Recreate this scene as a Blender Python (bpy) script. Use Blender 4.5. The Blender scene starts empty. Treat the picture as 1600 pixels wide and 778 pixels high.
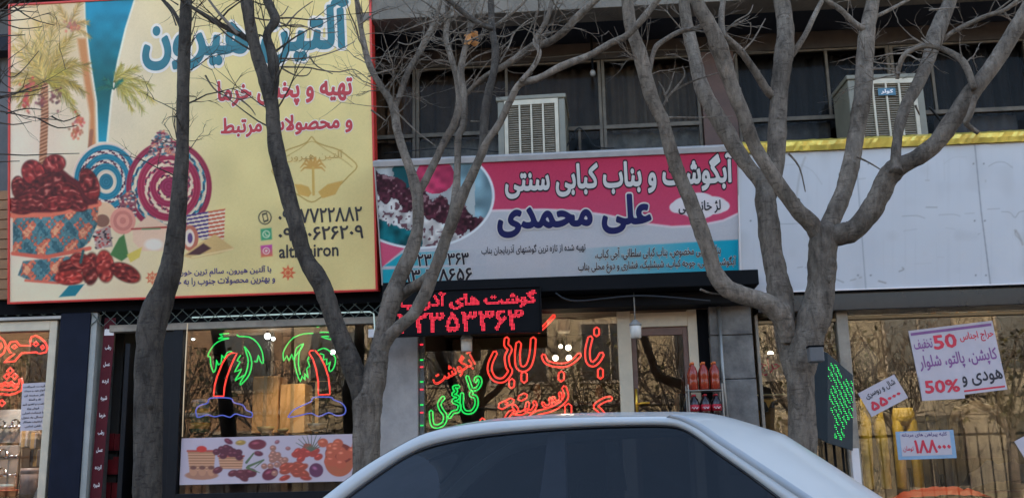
import bpy, bmesh, math, random, unicodedata
import numpy as np
from mathutils import Vector, Matrix
R = math.radians
random.seed(7); rng = np.random.default_rng(7)
scene = bpy.context.scene
C = scene.collection

# ---------------------------------------------------------------- camera, world, sun, exposure
FPX, YAW, PIT, ROLL = 1600.0, R(4), R(12.5), R(1.3)
CAM = np.array([0, -10, 1.15])
fwd = np.array([-math.sin(YAW)*math.cos(PIT), math.cos(YAW)*math.cos(PIT), math.sin(PIT)])
r0 = np.array([math.cos(YAW), math.sin(YAW), 0]); u0 = np.cross(r0, fwd)
rgt = r0*math.cos(ROLL)-u0*math.sin(ROLL); upv = r0*math.sin(ROLL)+u0*math.cos(ROLL)
cd = bpy.data.cameras.new('camera'); cam = bpy.data.objects.new('camera', cd); C.objects.link(cam)
cd.sensor_width = 36; cd.lens = 36*FPX/1600; cd.clip_start = .05; cd.clip_end = 500
cam.matrix_world = Matrix([[rgt[i], upv[i], -fwd[i], CAM[i]] for i in range(3)]+[[0, 0, 0, 1]])
scene.camera = cam
SUN_EL, SUN_AZ = 27, 12
w = bpy.data.worlds.new('World'); scene.world = w; w.use_nodes = True
nt = w.node_tree; bg = nt.nodes['Background']; sk = nt.nodes.new('ShaderNodeTexSky')
sk.sky_type = 'NISHITA'; sk.sun_disc = False; sk.sun_elevation = R(SUN_EL); sk.sun_rotation = R(SUN_AZ)
sk.air_density = 1.0; sk.dust_density = 3.0
nt.links.new(sk.outputs[0], bg.inputs[0]); bg.inputs[1].default_value = .15
sd = bpy.data.lights.new('sun', 'SUN'); sd.energy = 2.0; sd.angle = R(.5); sd.color = (1, .88, .70)
so = bpy.data.objects.new('sun', sd); C.objects.link(so)
d = Vector((math.sin(R(SUN_AZ))*math.cos(R(SUN_EL)), math.cos(R(SUN_AZ))*math.cos(R(SUN_EL)), math.sin(R(SUN_EL))))
so.rotation_euler = d.to_track_quat('Z', 'Y').to_euler(); so.location = (0, 30, 30)
scene.view_settings.view_transform = 'Standard'; scene.view_settings.look = 'None'
scene.view_settings.exposure = 2.4; scene.view_settings.gamma = 1
scene.view_settings.use_curve_mapping = False
scene.render.filter_size = 2.5
scene.cycles.max_bounces = 8; scene.cycles.transparent_max_bounces = 16
scene.cycles.caustics_reflective = False; scene.cycles.caustics_refractive = False
scene.cycles.sample_clamp_indirect = 4

# ---------------------------------------------------------------- photo ray helpers
def ray(x, y): return fwd+rgt*(x-800)/FPX+upv*(389-y)/FPX
def P(x, y, Y):
    dd = ray(x, y); return CAM+dd*((Y-CAM[1])/dd[1])
def Q(p):
    v = np.asarray(p)-CAM; z = v@fwd
    return 800+FPX*(v@rgt)/z, 389-FPX*(v@upv)/z
def rect(x0, y0, x1, y1, Y):
    a, b, c, e = P(x0, y0, Y), P(x1, y0, Y), P(x0, y1, Y), P(x1, y1, Y)
    return (a[0]+c[0])/2, (b[0]+e[0])/2, (c[2]+e[2])/2, (a[2]+b[2])/2    # X0 X1 Z0 Z1

# ---------------------------------------------------------------- colours and materials
GAIN = np.array([1.68, 1.48, 1.22])
def lin(c):
    c = np.asarray(c, float)/255
    return np.where(c <= .04045, c/12.92, ((c+.055)/1.055)**2.4)
def A(*c):                       # surface colour from the colour it shows in open shade
    return np.clip(lin(c)*GAIN, .004, .88)
MATS = {}
def A1(*c): return np.clip(lin(c)*np.array([1.42, 1.17, .92]), .003, .88)
def mat(name, col, rough=.6, metal=0, var=.18, vscale=6, bump=0, bscale=40, spec=.5, coat=0, emis=None, estr=1):
    if name in MATS: return MATS[name]
    m = bpy.data.materials.new(name); m.use_nodes = True; MATS[name] = m
    n = m.node_tree.nodes; l = m.node_tree.links; b = n['Principled BSDF']
    b.inputs['Roughness'].default_value = rough; b.inputs['Metallic'].default_value = metal
    b.inputs['Specular IOR Level'].default_value = spec; b.inputs['Coat Weight'].default_value = coat
    col = [float(v) for v in col[:3]]
    tc = n.new('ShaderNodeTexCoord')
    nz = n.new('ShaderNodeTexNoise'); nz.inputs['Scale'].default_value = vscale; nz.inputs['Detail'].default_value = 6
    nz.inputs['Roughness'].default_value = .65
    l.new(tc.outputs['Object'], nz.inputs['Vector'])
    rp = n.new('ShaderNodeValToRGB'); l.new(nz.outputs['Fac'], rp.inputs['Fac'])
    rp.color_ramp.elements[0].position = .3; rp.color_ramp.elements[1].position = .7
    rp.color_ramp.elements[0].color = [min(1, v*(1-var)) for v in col]+[1]
    rp.color_ramp.elements[1].color = [min(1, v*(1+var*.7)) for v in col]+[1]
    l.new(rp.outputs['Color'], b.inputs['Base Color'])
    if bump:
        bz = n.new('ShaderNodeTexNoise'); bz.inputs['Scale'].default_value = bscale; bz.inputs['Detail'].default_value = 5
        l.new(tc.outputs['Object'], bz.inputs['Vector'])
        bp = n.new('ShaderNodeBump'); bp.inputs['Strength'].default_value = bump; bp.inputs['Distance'].default_value = .02
        l.new(bz.outputs['Fac'], bp.inputs['Height']); l.new(bp.outputs['Normal'], b.inputs['Normal'])
    if emis is not None:
        b.inputs['Emission Color'].default_value = list(emis)+[1]; b.inputs['Emission Strength'].default_value = estr
    return m
def glass(name, tint=(1, 1, 1), ior=1.5, rough=.0, wav=.0, boost=0.0):
    m = bpy.data.materials.new(name); m.use_nodes = True; MATS[name] = m
    n = m.node_tree.nodes; l = m.node_tree.links; n.clear()
    o = n.new('ShaderNodeOutputMaterial'); mx = n.new('ShaderNodeMixShader'); t = n.new('ShaderNodeBsdfTransparent')
    g = n.new('ShaderNodeBsdfGlossy'); fr = n.new('ShaderNodeFresnel'); fr.inputs['IOR'].default_value = ior
    t.inputs['Color'].default_value = list(tint)+[1]; g.inputs['Roughness'].default_value = rough
    ad = n.new('ShaderNodeMath'); ad.operation = 'ADD'; ad.inputs[1].default_value = boost
    l.new(fr.outputs[0], ad.inputs[0])
    l.new(ad.outputs[0], mx.inputs[0]); l.new(t.outputs[0], mx.inputs[1]); l.new(g.outputs[0], mx.inputs[2]); l.new(mx.outputs[0], o.inputs[0])
    if wav:
        tc = n.new('ShaderNodeTexCoord'); z = n.new('ShaderNodeTexNoise'); z.inputs['Scale'].default_value = 1.3
        bp = n.new('ShaderNodeBump'); bp.inputs['Strength'].default_value = wav; bp.inputs['Distance'].default_value = .02
        l.new(tc.outputs['Object'], z.inputs['Vector']); l.new(z.outputs['Fac'], bp.inputs['Height'])
        l.new(bp.outputs['Normal'], g.inputs['Normal']); l.new(bp.outputs['Normal'], fr.inputs['Normal'])
    return m
def printed(name, rough=.45, spec=.3):
    m = bpy.data.materials.new(name); m.use_nodes = True; MATS[name] = m
    n = m.node_tree.nodes; l = m.node_tree.links; b = n['Principled BSDF']
    at = n.new('ShaderNodeAttribute'); at.attribute_name = 'ink'
    nz = n.new('ShaderNodeTexNoise'); nz.inputs['Scale'].default_value = 2.5; nz.inputs['Detail'].default_value = 5
    tc = n.new('ShaderNodeTexCoord'); l.new(tc.outputs['Object'], nz.inputs['Vector'])
    mr = n.new('ShaderNodeMapRange'); mr.inputs[3].default_value = .95; mr.inputs[4].default_value = 1.04
    l.new(nz.outputs['Fac'], mr.inputs[0])
    vm = n.new('ShaderNodeVectorMath'); vm.operation = 'SCALE'
    l.new(at.outputs['Color'], vm.inputs[0]); l.new(mr.outputs[0], vm.inputs['Scale']); l.new(vm.outputs[0], b.inputs['Base Color'])
    b.inputs['Roughness'].default_value = rough; b.inputs['Specular IOR Level'].default_value = spec
    n2 = n.new('ShaderNodeTexNoise'); n2.inputs['Scale'].default_value = 1.6; n2.inputs['Detail'].default_value = 3; l.new(tc.outputs['Object'], n2.inputs['Vector'])
    bp = n.new('ShaderNodeBump'); bp.inputs['Strength'].default_value = .16; bp.inputs['Distance'].default_value = .05; l.new(n2.outputs['Fac'], bp.inputs['Height']); l.new(bp.outputs[0], b.inputs['Normal'])
    return m
def emit(name, col, s):
    return mat(name, [c*.5+.02 for c in col], .4, emis=col, estr=s, var=.05)

# ---------------------------------------------------------------- objects
def tag(o, label=None, cat=None, group=None, kind=None):
    if label: o['label'] = label
    if cat: o['category'] = cat
    if group: o['group'] = group
    if kind: o['kind'] = kind
    return o
def empty(name, loc=(0, 0, 0), label=None, cat=None, group=None, M=None):
    o = bpy.data.objects.new(name, None); C.objects.link(o); o.empty_display_size = .1
    if M is not None: o.matrix_world = M
    else: o.location = [float(v) for v in loc]
    return tag(o, label, cat, group)
class MB:
    def __init__(s): s.v = []; s.f = []
    def add(s, vs, fs):
        k = len(s.v); s.v += [tuple(float(c) for c in v) for v in vs]; s.f += [tuple(i+k for i in f) for f in fs]; return s
    def box(s, x0, x1, y0, y1, z0, z1):
        return s.add([(x0, y0, z0), (x1, y0, z0), (x1, y1, z0), (x0, y1, z0), (x0, y0, z1), (x1, y0, z1), (x1, y1, z1), (x0, y1, z1)],
                     [(0, 3, 2, 1), (4, 5, 6, 7), (0, 1, 5, 4), (1, 2, 6, 5), (2, 3, 7, 6), (3, 0, 4, 7)])
    def quad(s, a, b, c, e): return s.add([a, b, c, e], [(0, 1, 2, 3)])
    def tube(s, pts, rad, n=8, closed=False, jit=0):
        pts = [Vector([float(c) for c in p]) for p in pts]; N = len(pts)
        if not hasattr(rad, '__len__'): rad = [rad]*N
        up = None; rings = []
        for i, p in enumerate(pts):
            if closed: t = pts[(i+1) % N]-pts[i-1]
            else: t = pts[min(i+1, N-1)]-pts[max(i-1, 0)]
            if t.length < 1e-9: t = Vector((0, 0, 1))
            t.normalize()
            if up is None:
                up = t.orthogonal().normalized()
            else:
                up = (up-t*up.dot(t))
                up = up.normalized() if up.length > 1e-6 else t.orthogonal().normalized()
            b = t.cross(up)
            rr = rad[i]
            rings.append([p+(up*math.cos(2*math.pi*k/n)+b*math.sin(2*math.pi*k/n))*rr*(1+(random.uniform(-jit, jit) if jit else 0)) for k in range(n)])
        vs = [v for r_ in rings for v in r_]; fs = []
        for i in range(N if closed else N-1):
            j = (i+1) % N
            for k in range(n):
                fs.append((i*n+k, i*n+(k+1) % n, j*n+(k+1) % n, j*n+k))
        if not closed:
            fs.append(tuple(range(n))[::-1]); fs.append(tuple((N-1)*n+k for k in range(n)))
        return s.add(vs, fs)
    def lathe(s, prof, c=(0, 0, 0), n=16, sx=1, sy=1):
        vs = []; fs = []
        for r_, z in prof:
            for k in range(n):
                a = 2*math.pi*k/n; vs.append((c[0]+r_*math.cos(a)*sx, c[1]+r_*math.sin(a)*sy, c[2]+z))
        for i in range(len(prof)-1):
            for k in range(n): fs.append((i*n+k, i*n+(k+1) % n, (i+1)*n+(k+1) % n, (i+1)*n+k))
        fs.append(tuple(range(n))[::-1]); fs.append(tuple((len(prof)-1)*n+k for k in range(n)))
        return s.add(vs, fs)
    def ball(s, c, r_, n=12, sz=1):
        return s.lathe([(max(1e-4, r_*math.sin(math.pi*i/n)), -r_*math.cos(math.pi*i/n)*sz) for i in range(n+1)], c, n)
    def build(s, name, m, parent=None, smooth=False, bevel=0):
        me = bpy.data.meshes.new(name); me.from_pydata(s.v, [], s.f); me.update()
        return link(name, me, m, parent, smooth, bevel)
def link(name, me, m, parent=None, smooth=False, bevel=0):
    o = bpy.data.objects.new(name, me); C.objects.link(o)
    if m is not None: me.materials.append(m)
    if parent is not None: o.parent = parent
    if smooth: me.polygons.foreach_set('use_smooth', [True]*len(me.polygons))
    if bevel:
        b = o.modifiers.new('bevel', 'BEVEL'); b.width = bevel; b.segments = 2; b.limit_method = 'ANGLE'
    return o
def cr(pts, sub=4):              # Catmull-Rom through n-D points
    p = [np.asarray(q, float) for q in pts]; out = []
    for i in range(len(p)-1):
        a, b, c, e = p[max(i-1, 0)], p[i], p[i+1], p[min(i+2, len(p)-1)]
        for k in range(sub):
            t = k/sub
            out.append(.5*((2*b)+(-a+c)*t+(2*a-5*b+4*c-e)*t*t+(-a+3*b-3*c+e)*t**3))
    out.append(p[-1]); return out

# ---------------------------------------------------------------- flat boards (signs, panes) with a local frame, x right, y up, z outwards
class Board:
    def __init__(s, BL, BR, TR, TL, Yb, Yt=None, T=.12):
        Yt = Yb if Yt is None else Yt
        bl, br, tr, tl = P(*BL, Yb), P(*BR, Yb), P(*TR, Yt), P(*TL, Yt)
        x0 = (bl[0]+tl[0])/2; x1 = (br[0]+tr[0])/2; z0 = (bl[2]+br[2])/2; z1 = (tl[2]+tr[2])/2
        s.o = np.array([x0, Yb, z0]); s.ex = np.array([1., 0, 0]); e = np.array([0, Yt-Yb, z1-z0])
        s.h = np.linalg.norm(e); s.w = x1-x0; s.ey = e/s.h; s.ez = np.cross(s.ex, s.ey); s.T = T
        s.M = Matrix([[s.ex[i], s.ey[i], s.ez[i], s.o[i]] for i in range(3)]+[[0, 0, 0, 1]])
    def loc(s, x, y):
        dd = ray(x, y); t = ((s.o-CAM)@s.ez)/(dd@s.ez); p = CAM+dd*t-s.o
        return p@s.ex, p@s.ey
    def px(s, u, v):             # arrays of local coords to photo pixels
        p = s.o+np.outer(u, s.ex)+np.outer(v, s.ey)-CAM; z = p@fwd
        return 800+FPX*(p@rgt)/z, 389-FPX*(p@upv)/z
    def box(s, x0, y0, x1, y1):
        xm, ym = (x0+x1)/2, (y0+y1)/2
        return s.loc(x0, ym)[0], s.loc(x1, ym)[0], s.loc(xm, y1)[1], s.loc(xm, y0)[1]

class Ink:                       # artwork printed on a board, one colour per vertex of a fine sheet
    def __init__(s, board, step=.0075, u=None, v=None):
        s.b = board; u0_, u1_ = u or (0, board.w); v0_, v1_ = v or (0, board.h)
        s.nu = int((u1_-u0_)/step)+2; s.nv = int((v1_-v0_)/step)+2
        U, V = np.meshgrid(np.linspace(u0_, u1_, s.nu), np.linspace(v0_, v1_, s.nv)); s.U = U.ravel(); s.V = V.ravel()
        s.x, s.y = board.px(s.U, s.V); s.c = np.zeros((len(s.U), 3))
        s.nz = {}
    def noise(s, sc, seed=0):
        k = (sc, seed)
        if k in s.nz: return s.nz[k]
        g = np.random.default_rng(seed).random((96, 96)); X = s.x/sc+seed*3.1; Y = s.y/sc+seed*1.7
        xi = np.floor(X).astype(int); yi = np.floor(Y).astype(int); fx = X-xi; fy = Y-yi
        fx = fx*fx*(3-2*fx); fy = fy*fy*(3-2*fy); a = g[yi % 96, xi % 96]; b = g[yi % 96, (xi+1) % 96]; c = g[(yi+1) % 96, xi % 96]; e = g[(yi+1) % 96, (xi+1) % 96]
        s.nz[k] = (a*(1-fx)+b*fx)*(1-fy)+(c*(1-fx)+e*fx)*fy; return s.nz[k]
    def fill(s, c): s.c[:] = c
    def mixin(s, a, c):          # a: coverage per vertex; c: colour or per vertex colours
        a = np.clip(a, 0, 1)[:, None]; s.c[:] = s.c*(1-a)+np.asarray(c, float)*a
    def _sub(s, x0, x1, y0, y1): return np.nonzero((s.x > x0) & (s.x < x1) & (s.y > y0) & (s.y < y1))[0]
    def dpoly(s, pts, I):        # signed distance to a polygon, inside positive
        x, y = s.x[I], s.y[I]; ins = np.zeros(len(I), bool); dm = np.full(len(I), 1e9)
        for i in range(len(pts)):
            (ax, ay), (bx, by) = pts[i-1], pts[i]
            cnd = ((ay > y) != (by > y)); xx = ax+(y-ay)*(bx-ax)/((by-ay) or 1e-9); ins ^= cnd & (x < xx)
            L = (bx-ax)**2+(by-ay)**2 or 1e-9; t = np.clip(((x-ax)*(bx-ax)+(y-ay)*(by-ay))/L, 0, 1)
            dm = np.minimum(dm, np.hypot(x-ax-t*(bx-ax), y-ay-t*(by-ay)))
        return np.where(ins, dm, -dm)
    def _put(s, I, a, c):
        c = c(I) if callable(c) else np.asarray(c, float)
        a = np.clip(a, 0, 1)[:, None]; s.c[I] = s.c[I]*(1-a)+c*a
    def poly(s, pts, c, soft=1.0, op=1, smooth=0):
        if smooth: pts = [tuple(p) for p in cr(list(pts)+[pts[0]], smooth)][:-1]
        xs = [p[0] for p in pts]; ys = [p[1] for p in pts]
        I = s._sub(min(xs)-soft*2, max(xs)+soft*2, min(ys)-soft*2, max(ys)+soft*2)
        if len(I): s._put(I, op*(s.dpoly(pts, I)/soft+.5), c)
    def ell(s, cx, cy, rx, ry, c, rot=0, soft=1.2, op=1):
        m = max(rx, ry)+soft*2; I = s._sub(cx-m, cx+m, cy-m, cy+m)
        if not len(I): return
        X, Y = s.x[I]-cx, s.y[I]-cy; a = R(rot); X, Y = X*math.cos(a)+Y*math.sin(a), -X*math.sin(a)+Y*math.cos(a)
        rr = np.hypot(X/rx, Y/ry); s._put(I, op*((1-rr)*min(rx, ry)/soft+.5), c)
    def line(s, pts, w, c, soft=1.0, op=1, w2=None, smooth=0):
        if smooth: pts = [tuple(p) for p in cr(pts, smooth)]
        w2 = w if w2 is None else w2; xs = [p[0] for p in pts]; ys = [p[1] for p in pts]; m = max(w, w2)+soft*2
        I = s._sub(min(xs)-m, max(xs)+m, min(ys)-m, max(ys)+m)
        if not len(I): return
        x, y = s.x[I], s.y[I]; best = np.full(len(I), -1e9); n = len(pts)-1
        for i in range(n):
            (ax, ay), (bx, by) = pts[i], pts[i+1]; L = (bx-ax)**2+(by-ay)**2 or 1e-9
            t = np.clip(((x-ax)*(bx-ax)+(y-ay)*(by-ay))/L, 0, 1); ww = w+(w2-w)*(i+t)/n
            best = np.maximum(best, ww/2-np.hypot(x-ax-t*(bx-ax), y-ay-t*(by-ay)))
        s._put(I, op*(best/soft+.5), c)
    def build(s, name, m, parent, z=0, gain=None):
        N = len(s.U); me = bpy.data.meshes.new(name); k = np.arange((s.nu-1)*(s.nv-1)); i = k//(s.nu-1)*s.nu+k % (s.nu-1)
        F = np.stack([i, i+1, i+s.nu+1, i+s.nu], 1)
        me.from_pydata(np.stack([s.U, s.V, np.full(N, z)], 1).tolist(), [], F.tolist())
        at = me.attributes.new('ink', 'FLOAT_COLOR', 'POINT')
        col = np.clip(lin(np.clip(s.c, 0, 255))*(GAIN if gain is None else np.array(gain)), .004, .88)
        at.data.foreach_set('color', np.concatenate([col, np.ones((N, 1))], 1).astype(np.float32).ravel())
        return link(name, me, m, parent)

# ---------------------------------------------------------------- Persian lettering
FORMS = {}
for cp in list(range(0xFB50, 0xFDFC))+list(range(0xFE70, 0xFEFD)):
    dcp = unicodedata.decomposition(chr(cp)).split()
    if len(dcp) >= 2 and dcp[0][0] == '<': FORMS.setdefault((''.join(chr(int(q, 16)) for q in dcp[1:]), dcp[0][1:-1]), chr(cp))
def joins(c): return (c, 'final') in FORMS
def dual(c): return (c, 'initial') in FORMS
def shape(t):
    t = t.replace('لا', '\u0001'); out = []
    def base(c): return 'لا' if c == '\u0001' else c
    def J(c): return c == '\u0001' or joins(c)
    def D(c): return c != '\u0001' and dual(c)
    for i, c in enumerate(t):
        pr = i > 0 and D(t[i-1]) and J(c); nx = i+1 < len(t) and D(c) and J(t[i+1])
        out.append(FORMS.get((base(c), 'medial' if pr and nx else 'final' if pr else 'initial' if nx else 'isolated'), base(c)))
    res = []; run = []
    for c in out[::-1]:          # right to left, digit and Latin runs kept left to right
        if c.isdigit() or ('!' <= c <= '~'): run.insert(0, c)
        else: res += run; run = []; res.append(c)
    return ''.join(res+run)
def text_segs(body, res=2):       # the glyph outlines as directed segments
    cu = bpy.data.curves.new('lettering', 'FONT'); cu.body = body; cu.resolution_u = res; cu.fill_mode = 'NONE'
    o = bpy.data.objects.new('lettering', cu); C.objects.link(o); bpy.context.view_layer.update()
    dg = bpy.context.evaluated_depsgraph_get(); me = bpy.data.meshes.new_from_object(o.evaluated_get(dg))
    bpy.data.objects.remove(o); bpy.data.curves.remove(cu)
    v = np.empty(len(me.vertices)*3); me.vertices.foreach_get('co', v); v = v.reshape(-1, 3)[:, :2]
    e = np.empty(len(me.edges)*2, int); me.edges.foreach_get('vertices', e); e = np.sort(e.reshape(-1, 2), 1); bpy.data.meshes.remove(me)
    fw_ = (e[:, 1]-e[:, 0]) == 1; e[~fw_] = e[~fw_][:, ::-1]; return v[e[:, 0]], v[e[:, 1]]
FIELD = {}
def text_field(body, h=.022, pad=.14):   # signed distance to the lettering, inside positive, overlapping strokes united
    if (body, h) in FIELD: return FIELD[(body, h)]
    a_, b_ = text_segs(body); lo = np.minimum(a_, b_).min(0)-pad; hi = np.maximum(a_, b_).max(0)+pad
    nx, ny = [int((hi[i]-lo[i])/h)+2 for i in (0, 1)]; xs = lo[0]+h*np.arange(nx)+1.3e-5; ys = lo[1]+h*np.arange(ny)+1.7e-5
    D = np.full((ny, nx), pad); W = np.zeros((ny, nx), int)
    for (ax, ay), (bx_, by_) in zip(a_, b_):
        i0, i1 = max(0, int((min(ax, bx_)-pad-lo[0])/h)), min(nx, int((max(ax, bx_)+pad-lo[0])/h)+2); j0, j1 = max(0, int((min(ay, by_)-pad-lo[1])/h)), min(ny, int((max(ay, by_)+pad-lo[1])/h)+2)
        X, Y = xs[None, i0:i1], ys[j0:j1, None]; dx, dy = bx_-ax, by_-ay; L = dx*dx+dy*dy or 1e-12; t = np.clip(((X-ax)*dx+(Y-ay)*dy)/L, 0, 1)
        D[j0:j1, i0:i1] = np.minimum(D[j0:j1, i0:i1], np.hypot(X-ax-t*dx, Y-ay-t*dy))
        if dy: 
            k = np.nonzero((ys > min(ay, by_)) & (ys <= max(ay, by_)))[0]
            for j in k: W[j, np.searchsorted(xs, ax+(ys[j]-ay)*dx/dy):] += 1 if dy > 0 else -1
    FIELD[(body, h)] = (xs, ys, np.where(W != 0, D, -D)); return FIELD[(body, h)]
def text_mesh(body, off=.02, h=.022):    # lettering swollen by off, cut out of the distance field
    xs, ys, F = text_field(body, h); F = F+max(off, .0005); ins = F > 0; vs = []; fs = []
    c4 = ins[:-1, :-1].astype(int)+ins[:-1, 1:]+ins[1:, :-1]+ins[1:, 1:]
    for j in range(c4.shape[0]):
        row = c4[j]; i = 0; full = np.nonzero(row == 4)[0]
        if len(full):
            for run in np.split(full, np.nonzero(np.diff(full) > 1)[0]+1):
                k = len(vs); x0, x1 = xs[run[0]], xs[run[-1]+1]; vs += [(x0, ys[j], 0), (x1, ys[j], 0), (x1, ys[j+1], 0), (x0, ys[j+1], 0)]; fs.append((k, k+1, k+2, k+3))
        for i in np.nonzero((row > 0) & (row < 4))[0]:
            q = [(xs[i], ys[j], F[j, i]), (xs[i+1], ys[j], F[j, i+1]), (xs[i+1], ys[j+1], F[j+1, i+1]), (xs[i], ys[j+1], F[j+1, i])]; out = []
            for m_ in range(4):
                p_, n_ = q[m_], q[(m_+1) % 4]
                if p_[2] > 0: out.append((p_[0], p_[1], 0))
                if (p_[2] > 0) != (n_[2] > 0): t = p_[2]/(p_[2]-n_[2]); out.append((p_[0]+(n_[0]-p_[0])*t, p_[1]+(n_[1]-p_[1])*t, 0))
            k = len(vs); vs += out; fs.append(tuple(range(k, k+len(out))))
    me = bpy.data.meshes.new('lettering'); me.from_pydata([tuple(map(float, v)) for v in vs], [], fs); me.update(); return me
def text_tubes(body, bevel):
    cu = bpy.data.curves.new('lettering', 'FONT'); cu.body = body; cu.resolution_u = 2; cu.fill_mode = 'NONE'; cu.bevel_depth = bevel; cu.bevel_resolution = 1
    o = bpy.data.objects.new('lettering', cu); C.objects.link(o); bpy.context.view_layer.update()
    dg = bpy.context.evaluated_depsgraph_get(); me = bpy.data.meshes.new_from_object(o.evaluated_get(dg))
    bpy.data.objects.remove(o); bpy.data.curves.remove(cu); me.materials.clear(); return me
def co_of(me):
    v = np.empty(len(me.vertices)*3); me.vertices.foreach_get('co', v); return v.reshape(-1, 3)
def lettering(board, s, bx, m, parent, z=.004, off=.02, halo=None, hoff=.06, rot=0, label=None, raw=False, shear=0, name='lettering'):
    body = s if raw else shape(s)
    x0, x1, y0, y1 = board.box(*bx)
    base = text_mesh(body, off); v = co_of(base); lo, hi = v.min(0), v.max(0)
    def put(me, zz, th):
        q = co_of(me); q[:, 0] = (q[:, 0]-lo[0])/(hi[0]-lo[0])-.5; q[:, 1] = (q[:, 1]-lo[1])/(hi[1]-lo[1])-.5
        X, Y = q[:, 0]*(x1-x0), q[:, 1]*(y1-y0); X = X+shear*Y; a = R(rot)
        q[:, 0] = X*math.cos(a)-Y*math.sin(a)+(x0+x1)/2; q[:, 1] = X*math.sin(a)+Y*math.cos(a)+(y0+y1)/2; q[:, 2] = zz+q[:, 2]
        me.vertices.foreach_set('co', q.ravel()); me.update(); return me
    o = link(name, put(base, z, 0), m, parent)
    if label: o['label'] = label
    if halo is not None:
        h = link(name, put(text_mesh(body, hoff), z-.0018, 0), halo, parent); h['label'] = (label or 'lettering')+' outline'
    return o
def neon_text(board, s, bx, m, parent, z, bevel=.03, off=0.01, rot=0, shear=0):
    me = text_tubes(shape(s), bevel); q = co_of(me); lo, hi = q.min(0), q.max(0); x0, x1, y0, y1 = board.box(*bx)
    X = ((q[:, 0]-lo[0])/(hi[0]-lo[0])-.5)*(x1-x0); Y = ((q[:, 1]-lo[1])/(hi[1]-lo[1])-.5)*(y1-y0); X = X+shear*Y; a = R(rot)
    Z = q[:, 2]*(y1-y0)/(hi[1]-lo[1])
    q = np.stack([X*math.cos(a)-Y*math.sin(a)+(x0+x1)/2, X*math.sin(a)+Y*math.cos(a)+(y0+y1)/2, Z+z], 1)
    me.vertices.foreach_set('co', q.ravel()); me.update()
    return link('tube_lettering', me, m, parent, True)
def strokeloop(pts, wd, sub=4):  # closed outline round a brush stroke
    c = np.array(cr(pts, sub)); t = np.gradient(c, axis=0); t /= np.linalg.norm(t, axis=1)[:, None]+1e-9
    nrm = np.stack([-t[:, 1], t[:, 0]], 1)*wd/2
    L = list(c+nrm)+[c[-1]+t[-1]*wd*.4]+list((c-nrm)[::-1])+[c[0]-t[0]*wd*.4]
    return L
def neon_loops(board, loops, m, parent, name, z, r_=.011, closed=True, n=6):
    mb = MB()
    for L in loops:
        pts = [(*board.loc(*p), z) for p in L]; mb.tube(pts, r_, n, closed)
    return mb.build(name, m, parent, True)

# ---------------------------------------------------------------- base materials
M_conc = mat('concrete', A(92, 89, 86), .85, bump=.3, vscale=3, var=.3)
M_navy = mat('navy_paint', (.008, .010, .020), .65, var=.2, spec=.15)
M_cream = mat('cream_frame', A(168, 160, 145), .5, var=.12)
M_dark = mat('dark_wall', (.006, .006, .0065), .9, spec=.1)
M_black = mat('black_panel', (.004, .004, .0045), .6, var=.3, spec=.12)
M_stone = mat('grey_stone', A(92, 91, 91), .7, var=.55, vscale=6, bump=.2, bscale=12)
M_marble = mat('pale_stone', A(128, 126, 128), .6, var=.4, vscale=2.5, bump=.1)
M_alu = mat('aluminium', A(120, 122, 125), .4, metal=.6)
M_white = mat('white_paper', A(188, 188, 196), .7, var=.06)
M_frame = mat('old_frame', A(118, 112, 104), .6, var=.3, vscale=9)
M_curtain = mat('brown_curtain', A(54, 46, 40), .9, var=.45, vscale=4)
M_lace = mat('lace_curtain', A(92, 92, 92), .9, var=.5, vscale=9)
M_wood = mat('brown_wood', A(64, 44, 36), .6, var=.3, vscale=5)
M_soffit = mat('navy_soffit', (.012, .013, .020), .85, var=.3)
M_paper = mat('notice_paper', A(156, 152, 164), .7, var=.06)
M_room = mat('room_wall', (.06, .05, .04), .8, var=.3, vscale=2)
M_floor = mat('room_floor', (.18, .16, .14), .5)
G_shop = glass('shop_glass', (.92, .93, .93), 1.52, 0, .005, .035)
G_up = glass('window_glass', (.7, .7, .7), 1.16, .03, .02, 0.0)
N_red = emit('red_neon', (1, .055, .035), .33)
N_green = emit('green_neon', (.015, .9, .13), .2)
N_blue = emit('blue_neon', (.16, .22, .9), .12)
N_led = emit('red_led', (1, .03, .06), .28)
N_warm = emit('warm_bulb', (1, .85, .6), 1.6)
N_cool = emit('cool_bulb', (.9, 1, .95), 1.4)
INK = printed('printed_vinyl')
INK_board = printed('printed_board', .5, .3)

# ================================================================ SETTING
def structure(o): o['kind'] = 'structure'; return o
M_asph = mat('asphalt', (.05, .05, .052), .85, bump=.4, bscale=120, vscale=1.5)
M_pave = mat('paving', (.24, .23, .22), .8, bump=.2, vscale=2)
M_kerb = mat('kerb_stone', (.30, .30, .29), .8, bump=.2)
structure(MB().quad((-220, -300, -.14), (220, -300, -.14), (220, 200, -.14), (-220, 200, -.14)).build('ground', M_pave))
structure(MB().quad((-200, -15.6, -.12), (200, -15.6, -.12), (200, -3.5, -.12), (-200, -3.5, -.12)).build('road', M_asph))
structure(MB().box(-60, 60, -3.3, 1.2, -.13, 0).build('sidewalk', M_pave))
structure(MB().box(-60, 60, -3.5, -3.3, -.13, .03).build('kerb', M_kerb))
structure(MB().box(-60, 60, -21, -15.6, -.13, .0).build('sidewalk', M_pave))

# ---------------------------------------------------------------- the shop building
bld = empty('shop_building', (0, 0, 0), 'grey two storey shop building with dark upstairs windows above the shop signs', 'building')
def bx(name, m, a, parent=bld, bevel=.006, label=None):
    o = MB().box(*a).build(name, m, parent, bevel=bevel)
    if label: o['label'] = label
    return o
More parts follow.
